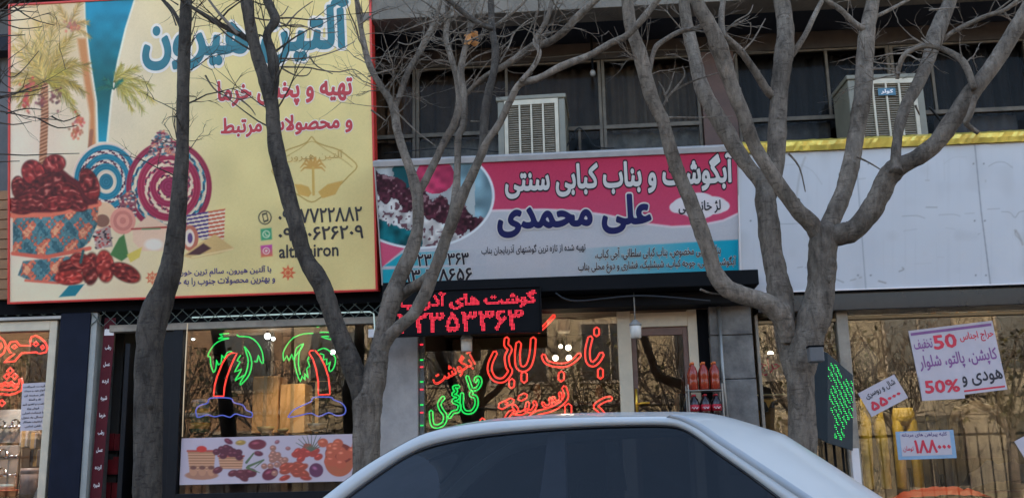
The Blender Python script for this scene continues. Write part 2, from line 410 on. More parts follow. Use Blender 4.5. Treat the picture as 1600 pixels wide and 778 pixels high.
# upper floor
bx('beam', M_conc, (-2.12, 7.5, -.62, -.3, 5.63, 6.35))
bx('soffit', M_soffit, (-7.5, 7.5, -.3, .75, 5.66, 5.85))
bx('wall', M_conc, (-7.5, 7.5, -.6, .8, 6.36, 12.5), label='upper wall above the frame')  # out of view; carried up this high to block the sun
bx('lintel', mat('lintel', A(48, 44, 44), .8, var=.3), (-7.5, 7.5, .26, .6, 5.46, 5.655))
bx('wall', M_dark, (-7.5, -2.2, .3, .8, 3.0, 5.458), label='dark wall behind the date billboard')
bx('wall', mat('back_wall', (.10, .085, .07), .9), (-7.5, 7.5, 2.6, 2.9, 3.0, 5.6), label='back wall of the upstairs rooms')
bx('wall', M_dark, (-2.2, 7.5, .24, .75, 3.05, 4.235), label='parapet below the upstairs windows')
bx('slab', M_dark, (-7.5, 7.5, -.1, 6.5, 2.86, 3.04))
bx('roof', M_conc, (-7.5, 7.5, .85, 9, 12.2, 12.5))
bx('wall', M_conc, (-7.5, 7.5, 8.5, 9, 0, 12.2), label='rear wall')
bx('wall', M_conc, (-7.8, -7.5, -.1, 9, 0, 12.4), label='left end wall')
bx('wall', M_conc, (7.5, 7.8, -.1, 9, 0, 12.4), label='right end wall')
# far left wall strip of stone and planks
X0, X1, Z0, Z1 = rect(-60, 300, 24, 470, -.12)
bx('wall', mat('stone_strip', A(70, 72, 76), .7, var=.3, vscale=3), (-7.4, -5.72, -.12, .2, Z1, 6.2), label='dark stone wall at the left edge')
M_plank = mat('plank', A(112, 82, 50), .6, var=.35, vscale=3)
pk = MB(); nP = 11; hP = (Z1-Z0)/nP
for i in range(nP): pk.box(-7.4, -5.72, -.15, -.02, Z0+i*hP+.006, Z0+(i+1)*hP-.002)
o = pk.build('cladding', M_plank, bld, bevel=.003); o['label'] = 'brown plank cladding'

# upstairs windows, each with frame, panes and curtains
def upwindow(x0, x1, curt, low, rails=True, mull=(), seed=0):
    a = P(x0, 200, .3)[0]; b = P(x1, 200, .3)[0]; z0, zm, z1 = 4.236, 4.70, 5.455
    fr = MB(); t = .022
    fr.box(a, b, .26, .32, zm-t, zm+t); fr.box(a, a+t*1.5, .262, .318, z0, zm-t); fr.box(a, a+t*1.5, .262, .318, zm+t, z1)
    fr.box(b-t*1.5, b, .262, .318, z0, zm-t); fr.box(b-t*1.5, b, .262, .318, zm+t, z1); fr.box(a+t*1.5, b-t*1.5, .264, .316, z1-t, z1)
    for (mx, lo_) in mull:
        c = P(mx, 200, .3)[0]; fr.box(c-.014, c+.014, .268, .312, z0 if lo_ else zm+t, zm-t if lo_ else z1-t)
    w_ = fr.build('window', mat('dull_frame', A(78, 73, 67), .7, var=.4, vscale=9), bld, bevel=.003)
    MB().quad((a, .29, z0), (b, .29, z0), (b, .29, z1), (a, .29, z1)).build('pane', G_up, w_)
    rr = random.Random(seed); n = 70; mb = MB(); vs = []; fs = []; c0, c1 = curt[0], curt[1]
    xa, xb = a+(b-a)*c0, a+(b-a)*c1
    ph = [rr.uniform(0, 6) for _ in range(4)]
    for i in range(n+1):
        X = xa+(xb-xa)*i/n; yy = .48+.03*math.sin(X*38+ph[0]+math.sin(X*9))+.02*math.sin(X*71+ph[1])
        vs += [(X, yy, zm-.05), (X, yy*.96+.02, z1)]
    for i in range(n): fs.append((2*i, 2*i+2, 2*i+3, 2*i+1))
    mb.add(vs, fs).build('curtain', curt[2], w_, True)
    if low is not None:
        vs = []; fs = []; xa, xb = a+(b-a)*low[0], a+(b-a)*low[1]
        for i in range(n+1):
            X = xa+(xb-xa)*i/n; yy = .40+.02*math.sin(X*30+ph[2])
            vs += [(X, yy, z0), (X, yy, zm-.02)]
        for i in range(n): fs.append((2*i, 2*i+2, 2*i+3, 2*i+1))
        MB().add(vs, fs).build('curtain', low[2], w_, True)
    return w_
M_curt2 = mat('grey_brown_curtain', A(70, 62, 54), .9, var=.4, vscale=3)
M_curt3 = mat('dark_curtain', A(30, 29, 30), .9, var=.35, vscale=3)
upwindow(560, 650, (0, 1, mat('tan_curtain', A(88, 68, 52), .9, var=.4, vscale=4)), (0, 1, M_curtain), seed=1)
upwindow(651, 942, (0, 1, M_curtain), (0, .78, M_lace), mull=((793, False), (905, True)), seed=2)
upwindow(943, 1097, (0, 1, M_curt2), (.03, 1, M_lace), seed=3)
bx('pillar', M_wood, (P(1098, 200, .3)[0], P(1152, 200, .3)[0], .2, .6, 4.236, 5.457), label='brown wooden pillar between the upstairs windows')
upwindow(1154, 1400, (0, 1, M_curt3), (0, .6, mat('dim_lace', A(66, 66, 68), .9, var=.5, vscale=9)), mull=((1300, False),), seed=4)
upwindow(1401, 1620, (.15, 1, M_curt3), (.3, .9, mat('grey_curtain', A(70, 70, 74), .9, var=.3)), mull=((1466, False),), seed=5)
upwindow(1621, 1900, (0, 1, M_curt3), None, seed=6)

# pillars between the shops
def pillar(x0, x1, m, y0=-.1, y1=.35, z1=2.86, label=None, yp=650):
    a, b = P(x0, yp, y0)[0], P(x1, yp, y0)[0]
    return bx('pillar', m, (a, b, y0, y1, 0, z1), label=label)
pillar(83, 131, M_navy, label='navy blue pillar')
pillar(132, 142, mat('grey_trim', A(130, 134, 135), .5), -.08)
mp = pillar(594, 653, M_marble, -.12, label='pale stone pillar')
sp_x = (P(1114, 600, -.12)[0], P(1182, 600, -.12)[0]); zz = 0; i = 0
stp = MB()
for zt in (.55, 1.12, 1.55, 2.0, 2.42, 2.86):
    stp.box(sp_x[0]+.003*(i % 2), sp_x[1]-.002*(i % 3), -.12-.004*(i % 2), .35, zz+.006, zt); zz = zt; i += 1
o = stp.build('pillar', M_stone, bld, bevel=.008); o['label'] = 'rough grey stone pillar'
a = P(1128, 560, -.15)[0]; MB().tube([(a, -.15, 2.75), (a, -.15, 1.9), (a+.02, -.15, 1.35)], .018, 8).build('conduit', M_alu, bld, True)
# ceilings, floors and walls of the shops
bx('floor', M_floor, (-7.4, 7.4, .36, 6, -.1, .02))
bx('ceiling', mat('shop_ceiling', (.22, .2, .17), .8), (-7.4, 7.4, .36, 5.5, 2.80, 2.858))
bx('wall', M_room, (-7.4, 7.4, 4.0, 4.2, .02, 2.8), label='rear wall of the shops')
for xx in (-4.9, -1.75, 1.55): bx('wall', M_room, (xx-.06, xx+.06, .4, 4.0, .02, 2.8), label='party wall between shops')

# header bands under the signs
bx('header', M_dark, (-7.4, -1.96, -.04, .2, 2.845, 3.06), label='dark header above the left shops')
hz = rect(600, 452, 1150, 470, -.3)
bx('awning_box', M_black, (-1.9, 1.62, -.55, -.05, 2.83, 2.97), label='black shutter box under the kebab sign')
bx('awning_box', mat('dark_slat', (.010, .009, .009), .7, spec=.12), (-1.9, 1.62, -.32, -.03, 2.70, 2.822), label='dark grey slat under the shutter box')
M_glossb = mat('gloss_black', (.012, .012, .014), .15, var=.2, spec=.4)
bx('header', M_glossb, (1.66, 7.4, -.16, .2, 2.62, 2.815), label='glossy black fascia above the clothes shop')

# ================================================================ SHOPFRONTS
def shopfront(label): return empty('shopfront', (0, 0, 0), label, 'shopfront')
def pane(parent, a, Y=0., m=None):
    X0, X1, Z0, Z1 = a
    return MB().box(X0, X1, Y, Y+.008, Z0, Z1).build('pane', m or G_shop, parent)
def fbox(parent, m, *boxes, name='frame', label=None):
    mb = MB()
    for b in boxes: mb.box(*b)
    o = mb.build(name, m, parent, bevel=.005)
    if label: o['label'] = label
    return o
def X(px, py=650, Y=0): return P(px, py, Y)[0]
# plumbing shop (left)
sf = shopfront('plumbing shopfront in a pale cream frame left of the navy pillar')
xa, xb = -7.4, X(84)
fbox(sf, M_cream, (X(72), xb, -.06, .04, 0, 2.80), (xa, X(72), -.06, .04, 2.70, 2.80), (xa, X(72), -.05, .04, 0, .5))
fbox(sf, M_alu, (xa, xb+.06, -.1, .0, 2.805, 2.84), name='rail')
pane(sf, (xa, X(72), .5, 2.70))
# date shop
sf = shopfront('date shop front with black window frame and open doorway')
xd0, xd1, xw0, xw1 = X(166), X(222), X(283), X(592)
M_blackf = mat('black_frame', (.008, .008, .009), .5, spec=.2)
zt = 2.66; zb = rect(283, 680, 550, 765, 0)[2]
fbox(sf, M_blackf, (xw0-.1, xw0, -.05, .05, 0, zt), (xw1-.03, xw1, -.05, .05, 0, zt), (xw0, xw1-.03, -.05, .05, zb-.09, zb-.02))
fbox(sf, M_frame, (X(166), xw1, -.055, .055, zt, zt+.07), name='transom')
mb = MB(); nb = 4; bw = (xw1-xw0-.03)/nb
for i in range(nb): mb.box(xw0+i*bw+.008, xw0+(i+1)*bw-.008, -.03, .05, .05, zb-.092)
o = mb.build('base_panel', mat('tan_panel', A(150, 122, 92), .6), sf, bevel=.005); o['label'] = 'tan panels below the window'
pane(sf, (xw0, xw1-.03, zb-.02, zt)); bx('header', M_dark, (X(145), xw1, .0, .04, zt+.075, 2.843), label='added dark backing behind the lattice shutter')  # backing added to hold the lattice gap dark and hide the reflection
dleaf = fbox(sf, M_blackf, (X(188), X(188)+.05, .02, .95, .02, 2.55), (X(220), xw0-.1, -.02, .04, .02, zt), name='door', label='black door folded inwards')
# kebab shop
sf = shopfront('kebab shopfront with pale posts around a wide window and glass door')
k0, k1, k2, k3, k4 = X(656, 600), X(968, 600), X(989, 600), X(1079, 600), X(1113, 600)
zt = 2.695
fbox(sf, M_cream, (k1, k2, -.07, .06, 0, zt), (k3, X(1094, 600), -.04, .06, 0, zt), (k2, k3, -.05, .05, zt-.16, zt-.02))
fbox(sf, M_dark, (X(1094, 600)+.002, k4, -.03, .06, 0, zt), name='side_panel', label='dark panel beside the door')
fbox(sf, M_alu, (k0, k0+.05, -.05, .05, 0, zt), (k0+.05, k1, -.05, .05, .45, .55))
pane(sf, (k0+.05, k1, .55, zt))
dz = fbox(sf, mat('door_frame', A(92, 70, 62), .5), (k2, k2+.05, -.02, .03, .02, zt-.16), (k3-.05, k3, -.02, .03, .02, zt-.16), (k2+.05, k3-.05, -.02, .03, zt-.24, zt-.16),
          (k2+.05, k3-.05, -.02, .03, .02, .2), name='door', label='glass door in a brown frame')
MB().box(k2+.05, k3-.05, 0, .008, .2, zt-.24).build('pane', G_shop, dz)
hm = MB(); hp = P(995, 630, -.06); hm.tube([(hp[0], -.06, hp[2]-.14), (hp[0], -.06, hp[2]+.14)], .014, 8).tube([(hp[0], -.07, hp[2]-.01), (hp[0]+.05, -.1, hp[2]), (hp[0]+.12, -.1, hp[2]+.0)], .012, 8)
hm.build('handle', mat('brass', A(190, 150, 60), .3, metal=.8), dz, True)
# clothes shop
sf = shopfront('clothes shopfront with gold trimmed narrow pane and wide display window')
c0, c1, c2 = X(1184, 580), X(1312, 580), X(1330, 580)
fbox(sf, M_frame, (c0, c0+.03, -.04, .05, 0, 2.62), (c1, c2, -.06, .06, 0, 2.62), (c2, 7.4, -.05, .05, 0, .45), (c0+.03, c1, -.05, .05, 0, .3))
M_goldf = mat('gold_trim', A(110, 92, 62), .5, metal=.2)
fbox(sf, M_goldf, (c0+.03, c1, -.045, .05, 2.53, 2.56), (c2, 7.4, -.045, .05, 2.545, 2.575), name='trim', label='thin gold trim')
pane(sf, (c0+.03, c1, .3, 2.53)); pane(sf, (c2, 7.4, .45, 2.545)); pane(sf, (c2, 7.4, 2.575, 2.62), .02)

# ---------------------------------------------------------------- folded lattice shutters above the left shops
def lattice(x0, x1, z0, z1, label):
    t = empty('lattice_shutter', ((x0+x1)/2, -.09, z0), label, 'shutter'); mb = MB(); n = int((x1-x0)/.13)
    cx = (x0+x1)/2
    for row in range(2):
        zl = (z1-z0)/2*row; hh = (z1-z0)/2
        for sgn in (0, 1):
            pts = [(x0-cx+(x1-x0)*i/n, -.004*sgn, zl+hh*((i+sgn) % 2)*.96+.004+random.uniform(-.008, .008)) for i in range(n+1)]
            mb.tube(pts, .0055, 5)
    mb.build('lattice', mat('green_grey_metal', A(74, 84, 82), .5, metal=.3), t)
    MB().box(x0-cx, x1-cx, .0, .03, (z1-z0), z1-z0+.03).build('track', M_alu, t)
lattice(-7.3, X(95, 480), 2.85, 2.98, 'folded metal lattice shutter above the plumbing shop window')
lattice(X(150, 480), -2.0, 2.72, 2.98, 'folded metal lattice shutter above the date shop')

# ================================================================ SIGNS
def sign_frame(B, root, m, th=.03, dep=.1, name='frame', sides='btlr', proud=.012):
    mb = MB()
    if 'b' in sides: mb.box(0, B.w, -th, 0, -dep, proud)
    if 't' in sides: mb.box(0, B.w, B.h, B.h+th, -dep, proud)
    if 'l' in sides: mb.box(-th, 0, -th, B.h+th, -dep, proud)
    if 'r' in sides: mb.box(B.w, B.w+th, -th, B.h+th, -dep, proud)
    return mb.build(name, m, root, bevel=.004)
def sign_back(B, root, m, dep=.12): return MB().box(.004, B.w-.004, .004, B.h-.004, -dep, -.004).build('panel', m, root)

# ---- the date billboard
B1 = Board((21, 469), (587, 454), (576, -6), (13, -4), -.22, -.66)
s1 = empty('billboard', label='large yellow date shop billboard in a red frame at left', cat='sign', M=B1.M)
sign_back(B1, s1, M_alu)
sign_frame(B1, s1, mat('red_frame', A(165, 42, 36), .4, var=.12), .022, .14)
I = Ink(B1, .0072)
x, y = I.x, I.y
t = np.clip((x-60)/290, 0, 1)[:, None]
I.c[:] = np.array([208, 190, 176])*(1-t)+np.array([196, 184, 132])*t
g = np.exp(-(((x-200)/110)**2+((y-140)/190)**2)); I.mixin(g*.45, (186, 180, 168))
g = np.clip((y-380)/80, 0, 1)*np.clip((330-x)/200, 0, 1); I.mixin(g*.6, (212, 196, 170))
I.mixin(np.clip((x-300)/300, 0, 1)*.3, (204, 190, 132))
# ribbon and palm
def teal(J):
    yy = I.y[J]; a = np.clip((yy-20)/110, 0, 1)[:, None]; b = np.clip((yy-150)/70, 0, 1)[:, None]
    c = (np.array([16, 122, 160])*(1-a)+np.array([6, 78, 84])*a)*(.9+.2*I.noise(14, 40)[J])[:, None]; return c*(1-b)+np.array([18, 130, 160])*b
I.poly([(135, 60), (140, 110), (148, 160), (150, 230), (138, 236), (140, 180), (128, 110), (120, 60)], (176, 118, 76), 4, .8)
I.poly([(130, -6), (214, -6), (198, 45), (186, 95), (176, 150), (169, 224), (151, 224), (150, 160), (139, 90), (132, 30)], (206, 205, 196), 2)
I.poly([(133, -6), (211, -6), (195, 45), (183, 95), (173, 150), (166, 222), (154, 222), (152, 160), (141, 90), (134, 30)], teal, 2)
pr = random.Random(3)
def frond(cx, cy, ang, L, droop, col, n=40, w=1.3, op=.6):
    a = R(ang); spine = [(cx+math.cos(a)*i/8*L, cy-math.sin(a)*i/8*L+droop*(i/8)**2*L) for i in range(9)]
    I.line(spine, 2.0, [c*.66 for c in col], op=op, w2=1)
    for i in range(n):
        k = .08+.92*i/n; j = min(7, int(k*8)); f_ = k*8-j; px = spine[j][0]*(1-f_)+spine[j+1][0]*f_; py = spine[j][1]*(1-f_)+spine[j+1][1]*f_
        th = math.atan2(spine[j+1][1]-spine[j][1], spine[j+1][0]-spine[j][0])
        for sg in (-1, 1):
            l_ = L*.34*(1.15-.7*k)*pr.uniform(.6, 1.2); tt = th+sg*pr.uniform(.25, .7); v_ = pr.choice([.62, .8, .95, 1.05, 1.15]); hz = pr.uniform(-14, 14)
            I.line([(px, py), (px+math.cos(tt)*l_, py+math.sin(tt)*l_+l_*.2)], w, [col[0]*v_+hz, col[1]*v_, col[2]*v_-hz], op=op, w2=.4, soft=1.3)
I.mixin(.55*np.exp(-(((x-70)/48)**2+((y-60)/75)**2))*(x < 135), (186, 160, 90))
I.line([(69, 130), (70, 180), (68, 225), (66, 275)], 12, lambda J: np.array([150, 104, 78])+(30*np.sin(I.y[J]*1.1+I.x[J]*.5))[:, None], 2)
I.line([(143, 205), (140, 235)], 6, (140, 90, 70), 2)
for an, L, dr, c in [(150, 62, .35, (176, 150, 76)), (115, 95, .1, (184, 158, 84)), (85, 110, 0, (190, 166, 92)), (60, 95, .1, (180, 154, 80)), (35, 85, .3, (168, 144, 66)), (15, 66, .55, (150, 130, 56)),
                     (172, 52, .6, (160, 136, 64)), (-15, 55, .7, (160, 146, 60)), (200, 44, .6, (150, 130, 60)), (100, 70, .05, (200, 176, 104)), (48, 60, .5, (176, 160, 70))]:
    frond(70, 128, an+pr.uniform(-4, 4), L, dr, [v*.82 for v in c]); frond(70, 128, an+pr.uniform(6, 14), L*.85, dr, c)
for an, L, dr in [(70, 50, .1), (40, 40, .4), (110, 48, .2), (150, 44, .4), (10, 34, .6)]: frond(108, 45, an, L, dr, (180, 150, 92), 30)
for an, L, dr in [(20, 62, .45), (45, 52, .3), (0, 62, .5), (-20, 50, .6), (70, 36, .2), (-45, 42, .4)]: frond(178, 128, an, L, dr, (150, 140, 60), 34)
for an, L, dr in [(150, 30, .5), (120, 30, .3), (60, 26, .3)]: frond(178, 140, an, L, dr, (30, 96, 84), 26)
for (cx, cy, rx, ry, c) in [(47, 134, 9, 9, (172, 72, 64)), (40, 158, 9, 13, (158, 62, 58)), (124, 190, 10, 14, (172, 76, 60)), (119, 208, 9, 10, (166, 80, 60)), (86, 152, 11, 13, (96, 54, 56)), (112, 42, 10, 8, (160, 92, 80)), (64, 160, 6, 8, (110, 60, 60))]:
    for k in range(26):
        I.ell(cx+pr.gauss(0, rx*.45), cy+pr.gauss(0, ry*.5), 2.2, 2.4, [v*pr.uniform(.75, 1.15)+14 for v in c], op=.6, soft=2)
# woven trays
def tray(cx, cy, rx, ry, rings, seed):
    for k, (fr_, c, c2, n) in enumerate(rings):
        def colf(J, c=c, c2=c2, n=n, k=k):
            base = np.tile(np.array(c, float), (len(J), 1))
            if c2 is not None:
                th = np.arctan2((I.y[J]-cy)/ry, (I.x[J]-cx)/rx); rr = np.hypot((I.y[J]-cy)/ry, (I.x[J]-cx)/rx)
                q = np.sin(th*n+rr*46+k*2)+.6*np.sin(th*n*2.3-rr*60); base[q > .1] = c2
                base[q > .95] = (60, 48, 64)
            return base+(9*np.sin(np.hypot((I.y[J]-cy)/ry, (I.x[J]-cx)/rx)*90))[:, None]
        I.ell(cx, cy, rx*fr_, ry*fr_, colf, soft=1.6)
tray(166, 284, 54, 62, [(1, (204, 182, 172), None, 0), (.93, (22, 108, 136), None, 0), (.80, (196, 184, 178), (110, 44, 66), 14), (.70, (24, 112, 140), None, 0), (.56, (198, 186, 178), (104, 46, 70), 10), (.46, (24, 108, 134), None, 0), (.3, (200, 184, 168), None, 0), (.2, (30, 100, 124), None, 0)], 1)
tray(264, 292, 67, 72, [(1, (128, 34, 62), None, 0), (.88, (188, 178, 160), (36, 112, 136), 7), (.74, (138, 36, 66), None, 0), (.58, (196, 180, 160), (150, 60, 84), 6), (.44, (134, 34, 68), None, 0), (.30, (196, 176, 150), (136, 36, 70), 4), (.2, (126, 34, 70), None, 0)], 2)
def speck(pts, cols, sz=2.6, n=160, base=(150, 120, 120)):
    I.poly(pts, base, 1.5); xs = [p[0] for p in pts]; ys = [p[1] for p in pts]
    for k in range(n):
        px, py = pr.uniform(min(xs), max(xs)), pr.uniform(min(ys), max(ys)); J = np.array([0]); dd = 1
        ins = False
        for i in range(len(pts)):
            (ax, ay), (bx_, by_) = pts[i-1], pts[i]
            if (ay > py) != (by_ > py) and px < ax+(py-ay)*(bx_-ax)/(by_-ay): ins = not ins
        if ins: I.ell(px, py, sz, sz*.6, pr.choice(cols), pr.uniform(-40, 40))
CW = [(196, 186, 176), (120, 36, 60), (40, 100, 120), (60, 46, 60), (190, 120, 100)]
speck([(231, 243), (240, 215), (250, 203), (262, 208), (272, 225), (274, 243)], CW, 2.6, 150)
speck([(184, 310), (205, 296), (214, 310), (210, 345), (192, 335)], CW, 2.2, 90, (120, 70, 80))
I.ell(163, 338, 20, 22, (200, 168, 140)); I.ell(160, 345, 11, 10, (120, 84, 72))
speck([(145, 362), (172, 352), (176, 385), (150, 390)], [(40, 36, 44), (190, 180, 176), (160, 50, 50)], 2, 70, (150, 130, 128))
for k, rr in enumerate((20, 15, 10, 5)): I.ell(192, 345, rr, rr*1.05, (196, 134, 122) if k % 2 == 0 else (178, 112, 104))
I.poly([(207, 358), (232, 336), (262, 352), (258, 392), (222, 392), (208, 378)], (202, 172, 152), 2); I.line([(206, 358), (262, 355)], 3, (150, 60, 56)); I.line([(222, 358), (250, 357)], 2, (70, 120, 80))
I.ell(240, 382, 14, 9, (206, 196, 190), soft=4)
I.poly([(292, 336), (352, 326), (350, 374), (314, 374), (292, 356)], lambda J: np.where((np.sin(I.y[J]*1.05+I.x[J]*.18) > .1)[:, None], np.array([196, 186, 170]), np.where((I.x[J] > 326)[:, None], np.array([172, 84, 60]), np.array([70, 52, 110]))), 1.5)
I.ell(297, 372, 13, 20, (164, 96, 80)); I.ell(296, 372, 8, 14, (206, 190, 180)); I.ell(297, 372, 4, 8, (80, 60, 110))
I.poly([(286, 400), (312, 380), (336, 366), (366, 388), (345, 396), (300, 404)], (186, 158, 108), 2); I.poly([(292, 398), (318, 380), (330, 388), (312, 398)], (70, 44, 48), 2); I.line([(300, 402), (340, 394), (364, 389)], 2.5, (206, 186, 140))
# bowl of dates
def pat(J):
    X_, Y_ = I.x[J], I.y[J]-(I.x[J]-85)**2*.0012; u_ = X_*math.pi/22; v_ = (Y_-358)*math.pi/30
    q = np.cos(u_)*np.cos(v_)+.5*np.cos(u_*2.0+1)*np.sin(v_*2.2)+.35*np.sin(u_*5)*np.sin(v_*6)+.5*(I.noise(4, 9)[J]-.5); c = np.tile(np.array([72, 112, 122.]), (len(J), 1))
    c[q > .22] = (182, 98, 78); c[q > .85] = (200, 140, 110); c[q < -.6] = (44, 84, 98); c[np.abs(q-.22) < .07] = (110, 76, 76); return c*(1.08-.0024*np.abs(X_-75))[:, None]*(.88+.24*I.noise(3, 4)[J])[:, None]
I.poly([(20, 336), (154, 322), (152, 350), (140, 378), (118, 396), (60, 404), (20, 396)], pat, 2)
I.poly([(36, 408), (112, 400), (128, 424), (100, 440), (50, 440), (28, 430)], pat, 2)
I.line([(20, 336), (80, 334), (154, 318)], 10, (198, 104, 84), 2); I.line([(20, 396), (70, 402), (140, 388)], 6, (190, 92, 76), 2); I.line([(40, 438), (90, 442), (126, 428)], 4, (188, 98, 82), 2)
def datef(cx, cy, rx, ry, rot, c=(118, 36, 36)):
    k_ = pr.uniform(.75, 1.1); c = np.array(c, float)*k_; cs, sn = math.cos(R(rot)), math.sin(R(rot))
    def skin(J):
        X_, Y_ = I.x[J]-cx, I.y[J]-cy; U_, V_ = (X_*cs+Y_*sn)/rx, (-X_*sn+Y_*cs)/ry; wr_ = np.sin(V_*9+3*I.noise(7, 8)[J]*2+U_*2); n_ = I.noise(5, 6)[J]
        hl = np.clip((wr_-.35)*1.2, 0, 1)*np.clip(n_*1.8-.55, 0, 1)*(U_**2+V_**2 < .8)*.8
        q = c*(.62+.65*n_+.15*wr_)[:, None]; return q*(1-hl[:, None])+np.array([206, 146, 136])*hl[:, None]
    I.ell(cx, cy, rx*1.06, ry*1.08, c*.45, rot, 2.5, .7); I.ell(cx, cy, rx, ry, skin, rot, 2)
I.poly([(20, 332), (24, 300), (40, 270), (80, 250), (110, 275), (150, 300), (153, 318), (80, 332)], (84, 26, 30), 3)
for q in [(30, 322, 22, 12, 10), (52, 270, 20, 17, 60), (85, 256, 14, 17, 80), (75, 290, 28, 18, -20), (38, 300, 18, 12, 0), (106, 300, 22, 14, 30), (54, 316, 26, 13, 5), (140, 288, 14, 25, -20), (118, 316, 20, 12, 30), (90, 318, 22, 12, 0), (28, 290, 10, 14, 0)]: datef(*q)
for q in [(112, 418, 20, 13, -10), (108, 434, 22, 11, 0), (142, 420, 13, 24, 5), (164, 416, 14, 24, -5), (196, 426, 24, 13, 25), (126, 408, 16, 12, 20)]: datef(*q, c=(142, 44, 38))
I.poly([(172, 398), (186, 372), (194, 366), (201, 400), (190, 408)], (64, 108, 62), 2); I.poly([(198, 398), (222, 386), (218, 402), (204, 410)], (190, 172, 84), 2); I.line([(130, 392), (126, 410)], 4, (40, 80, 84), 2)
I.poly([(92, 464), (108, 446), (132, 444), (118, 462)], (20, 108, 126), 2); I.line([(120, 462), (134, 444)], 3, (200, 190, 170))
# gold emblem, icons
G = (158, 130, 66)
I.line([(425, 268), (432, 250), (446, 236), (468, 228), (480, 222), (487, 214), (494, 222), (508, 228), (528, 234), (545, 246), (558, 260), (545, 275), (528, 292), (505, 306), (487, 316), (468, 306), (448, 294), (434, 282), (425, 268)], 1.8, G, smooth=3)
I.line([(432, 266), (440, 250), (468, 233), (487, 221), (508, 233), (536, 250), (550, 261)], 1.0, G, smooth=3)
for an in range(8): a_ = R(-20+an*31.5); I.line([(489, 262), (489+math.cos(a_)*14, 258-math.sin(a_)*12), (489+math.cos(a_)*20, 264-math.sin(a_)*10)], 5, (176, 138, 72), w2=1.4)
I.line([(489, 262), (490, 304)], 4, (180, 150, 80)); I.poly([(482, 292), (470, 288), (460, 288), (466, 304), (482, 308), (487, 302)], (182, 148, 78), 1.5); I.poly([(497, 300), (512, 288), (536, 282), (524, 304), (504, 310)], (182, 148, 78), 1.5)
I.ell(414, 340, 10.5, 11, (50, 46, 40)); I.ell(414, 340, 8.8, 9.3, (196, 184, 134)); I.poly([(409, 334), (417, 332), (420, 345), (412, 348)], (50, 46, 40)); I.poly([(411, 336), (416, 335), (418, 343), (413, 345)], (196, 184, 134))
I.poly([(407, 358), (424, 356), (425, 374), (408, 376)], (56, 142, 104), 2); I.ell(416, 366, 6, 6, (190, 204, 180)); I.ell(416, 366, 4.4, 4.4, (56, 142, 104)); I.line([(414, 364), (416, 368), (419, 368)], 1.5, (190, 204, 180))
I.poly([(407, 384), (425, 382), (426, 400), (408, 402)], lambda J: np.array([190, 110, 70])+(I.y[J]-402)[:, None]*np.array([1, 2.4, -4.4]), 2); I.ell(416, 392, 5.6, 5.6, (206, 190, 190)); I.ell(416, 392, 4, 4, (180, 70, 100)); I.ell(416, 392, 2.2, 2.2, (206, 190, 190))
for an in range(8):
    a_ = R(an*45); cx, cy = (450, 426); I.line([(cx, cy), (cx+math.cos(a_)*11, cy+math.sin(a_)*11)], 1.6, (188, 80, 50)); I.line([(cx+math.cos(a_+.4)*6, cy+math.sin(a_+.4)*6), (cx+math.cos(a_)*10, cy+math.sin(a_)*10), (cx+math.cos(a_-.4)*6, cy+math.sin(a_-.4)*6)], 1.4, (188, 80, 50))
    cx, cy = (238, 434); I.line([(cx, cy), (cx+math.cos(a_)*10, cy+math.sin(a_)*10)], 1.6, (188, 100, 70)); I.line([(cx+math.cos(a_+.4)*6, cy+math.sin(a_+.4)*6), (cx+math.cos(a_)*9, cy+math.sin(a_)*9), (cx+math.cos(a_-.4)*6, cy+math.sin(a_-.4)*6)], 1.4, (188, 100, 70))
I.c[:] += (rng.random((len(I.c), 1))-.5)*5
I.c[:] *= (.96+.08*I.noise(40, 12)-.03*np.abs(I.noise(3, 13)-.5))[:, None]; I.build('printed_sheet', INK, s1, 0, (1.5, 1.24, .97))
L_teal = mat('teal_ink', A1(20, 98, 118), .45); L_red = mat('red_ink', A1(164, 40, 50), .45); L_halo = mat('white_ink', A1(204, 204, 206), .5, var=.05)
L_blk = mat('black_ink', A1(44, 40, 40), .5); L_vio = mat('violet_ink', A1(62, 48, 108), .5); L_gold = mat('gold_ink', A1(170, 144, 80), .4)
lettering(B1, 'آلتین هیرون', (222, 4, 546, 104), L_teal, s1, off=.042, halo=L_halo, hoff=.09, label='big teal shop name')
lettering(B1, 'تهیه و پخش خرما', (340, 122, 551, 166), L_red, s1, off=.035, halo=L_halo, hoff=.08, label='red upper line')
lettering(B1, 'و محصولات مرتبط', (345, 180, 551, 212), L_red, s1, off=.035, halo=L_halo, hoff=.08, label='red lower line')
lettering(B1, '۰۹۳۷۷۲۲۸۸۲', (435, 325, 566, 348), L_blk, s1, off=.02, label='black phone number')
lettering(B1, '۰۹۱۶۰۶۲۶۲۰۹', (435, 354, 568, 375), L_blk, s1, off=.02, label='black phone number')
lettering(B1, 'altinhiron', (436, 381, 529, 402), L_blk, s1, off=.018, raw=True, label='black latin name')
lettering(B1, 'با آلتین هیرون، سالم ترین خوراک', (270, 417, 424, 432), L_vio, s1, off=.02, label='small violet line')
lettering(B1, 'و بهترین محصولات جنوب را به خانه', (265, 432, 430, 446), L_vio, s1, off=.02, label='small violet line')
lettering(B1, 'آلتین هیرون', (446, 236, 536, 252), L_gold, s1, off=.0, label='pale gold emblem name')

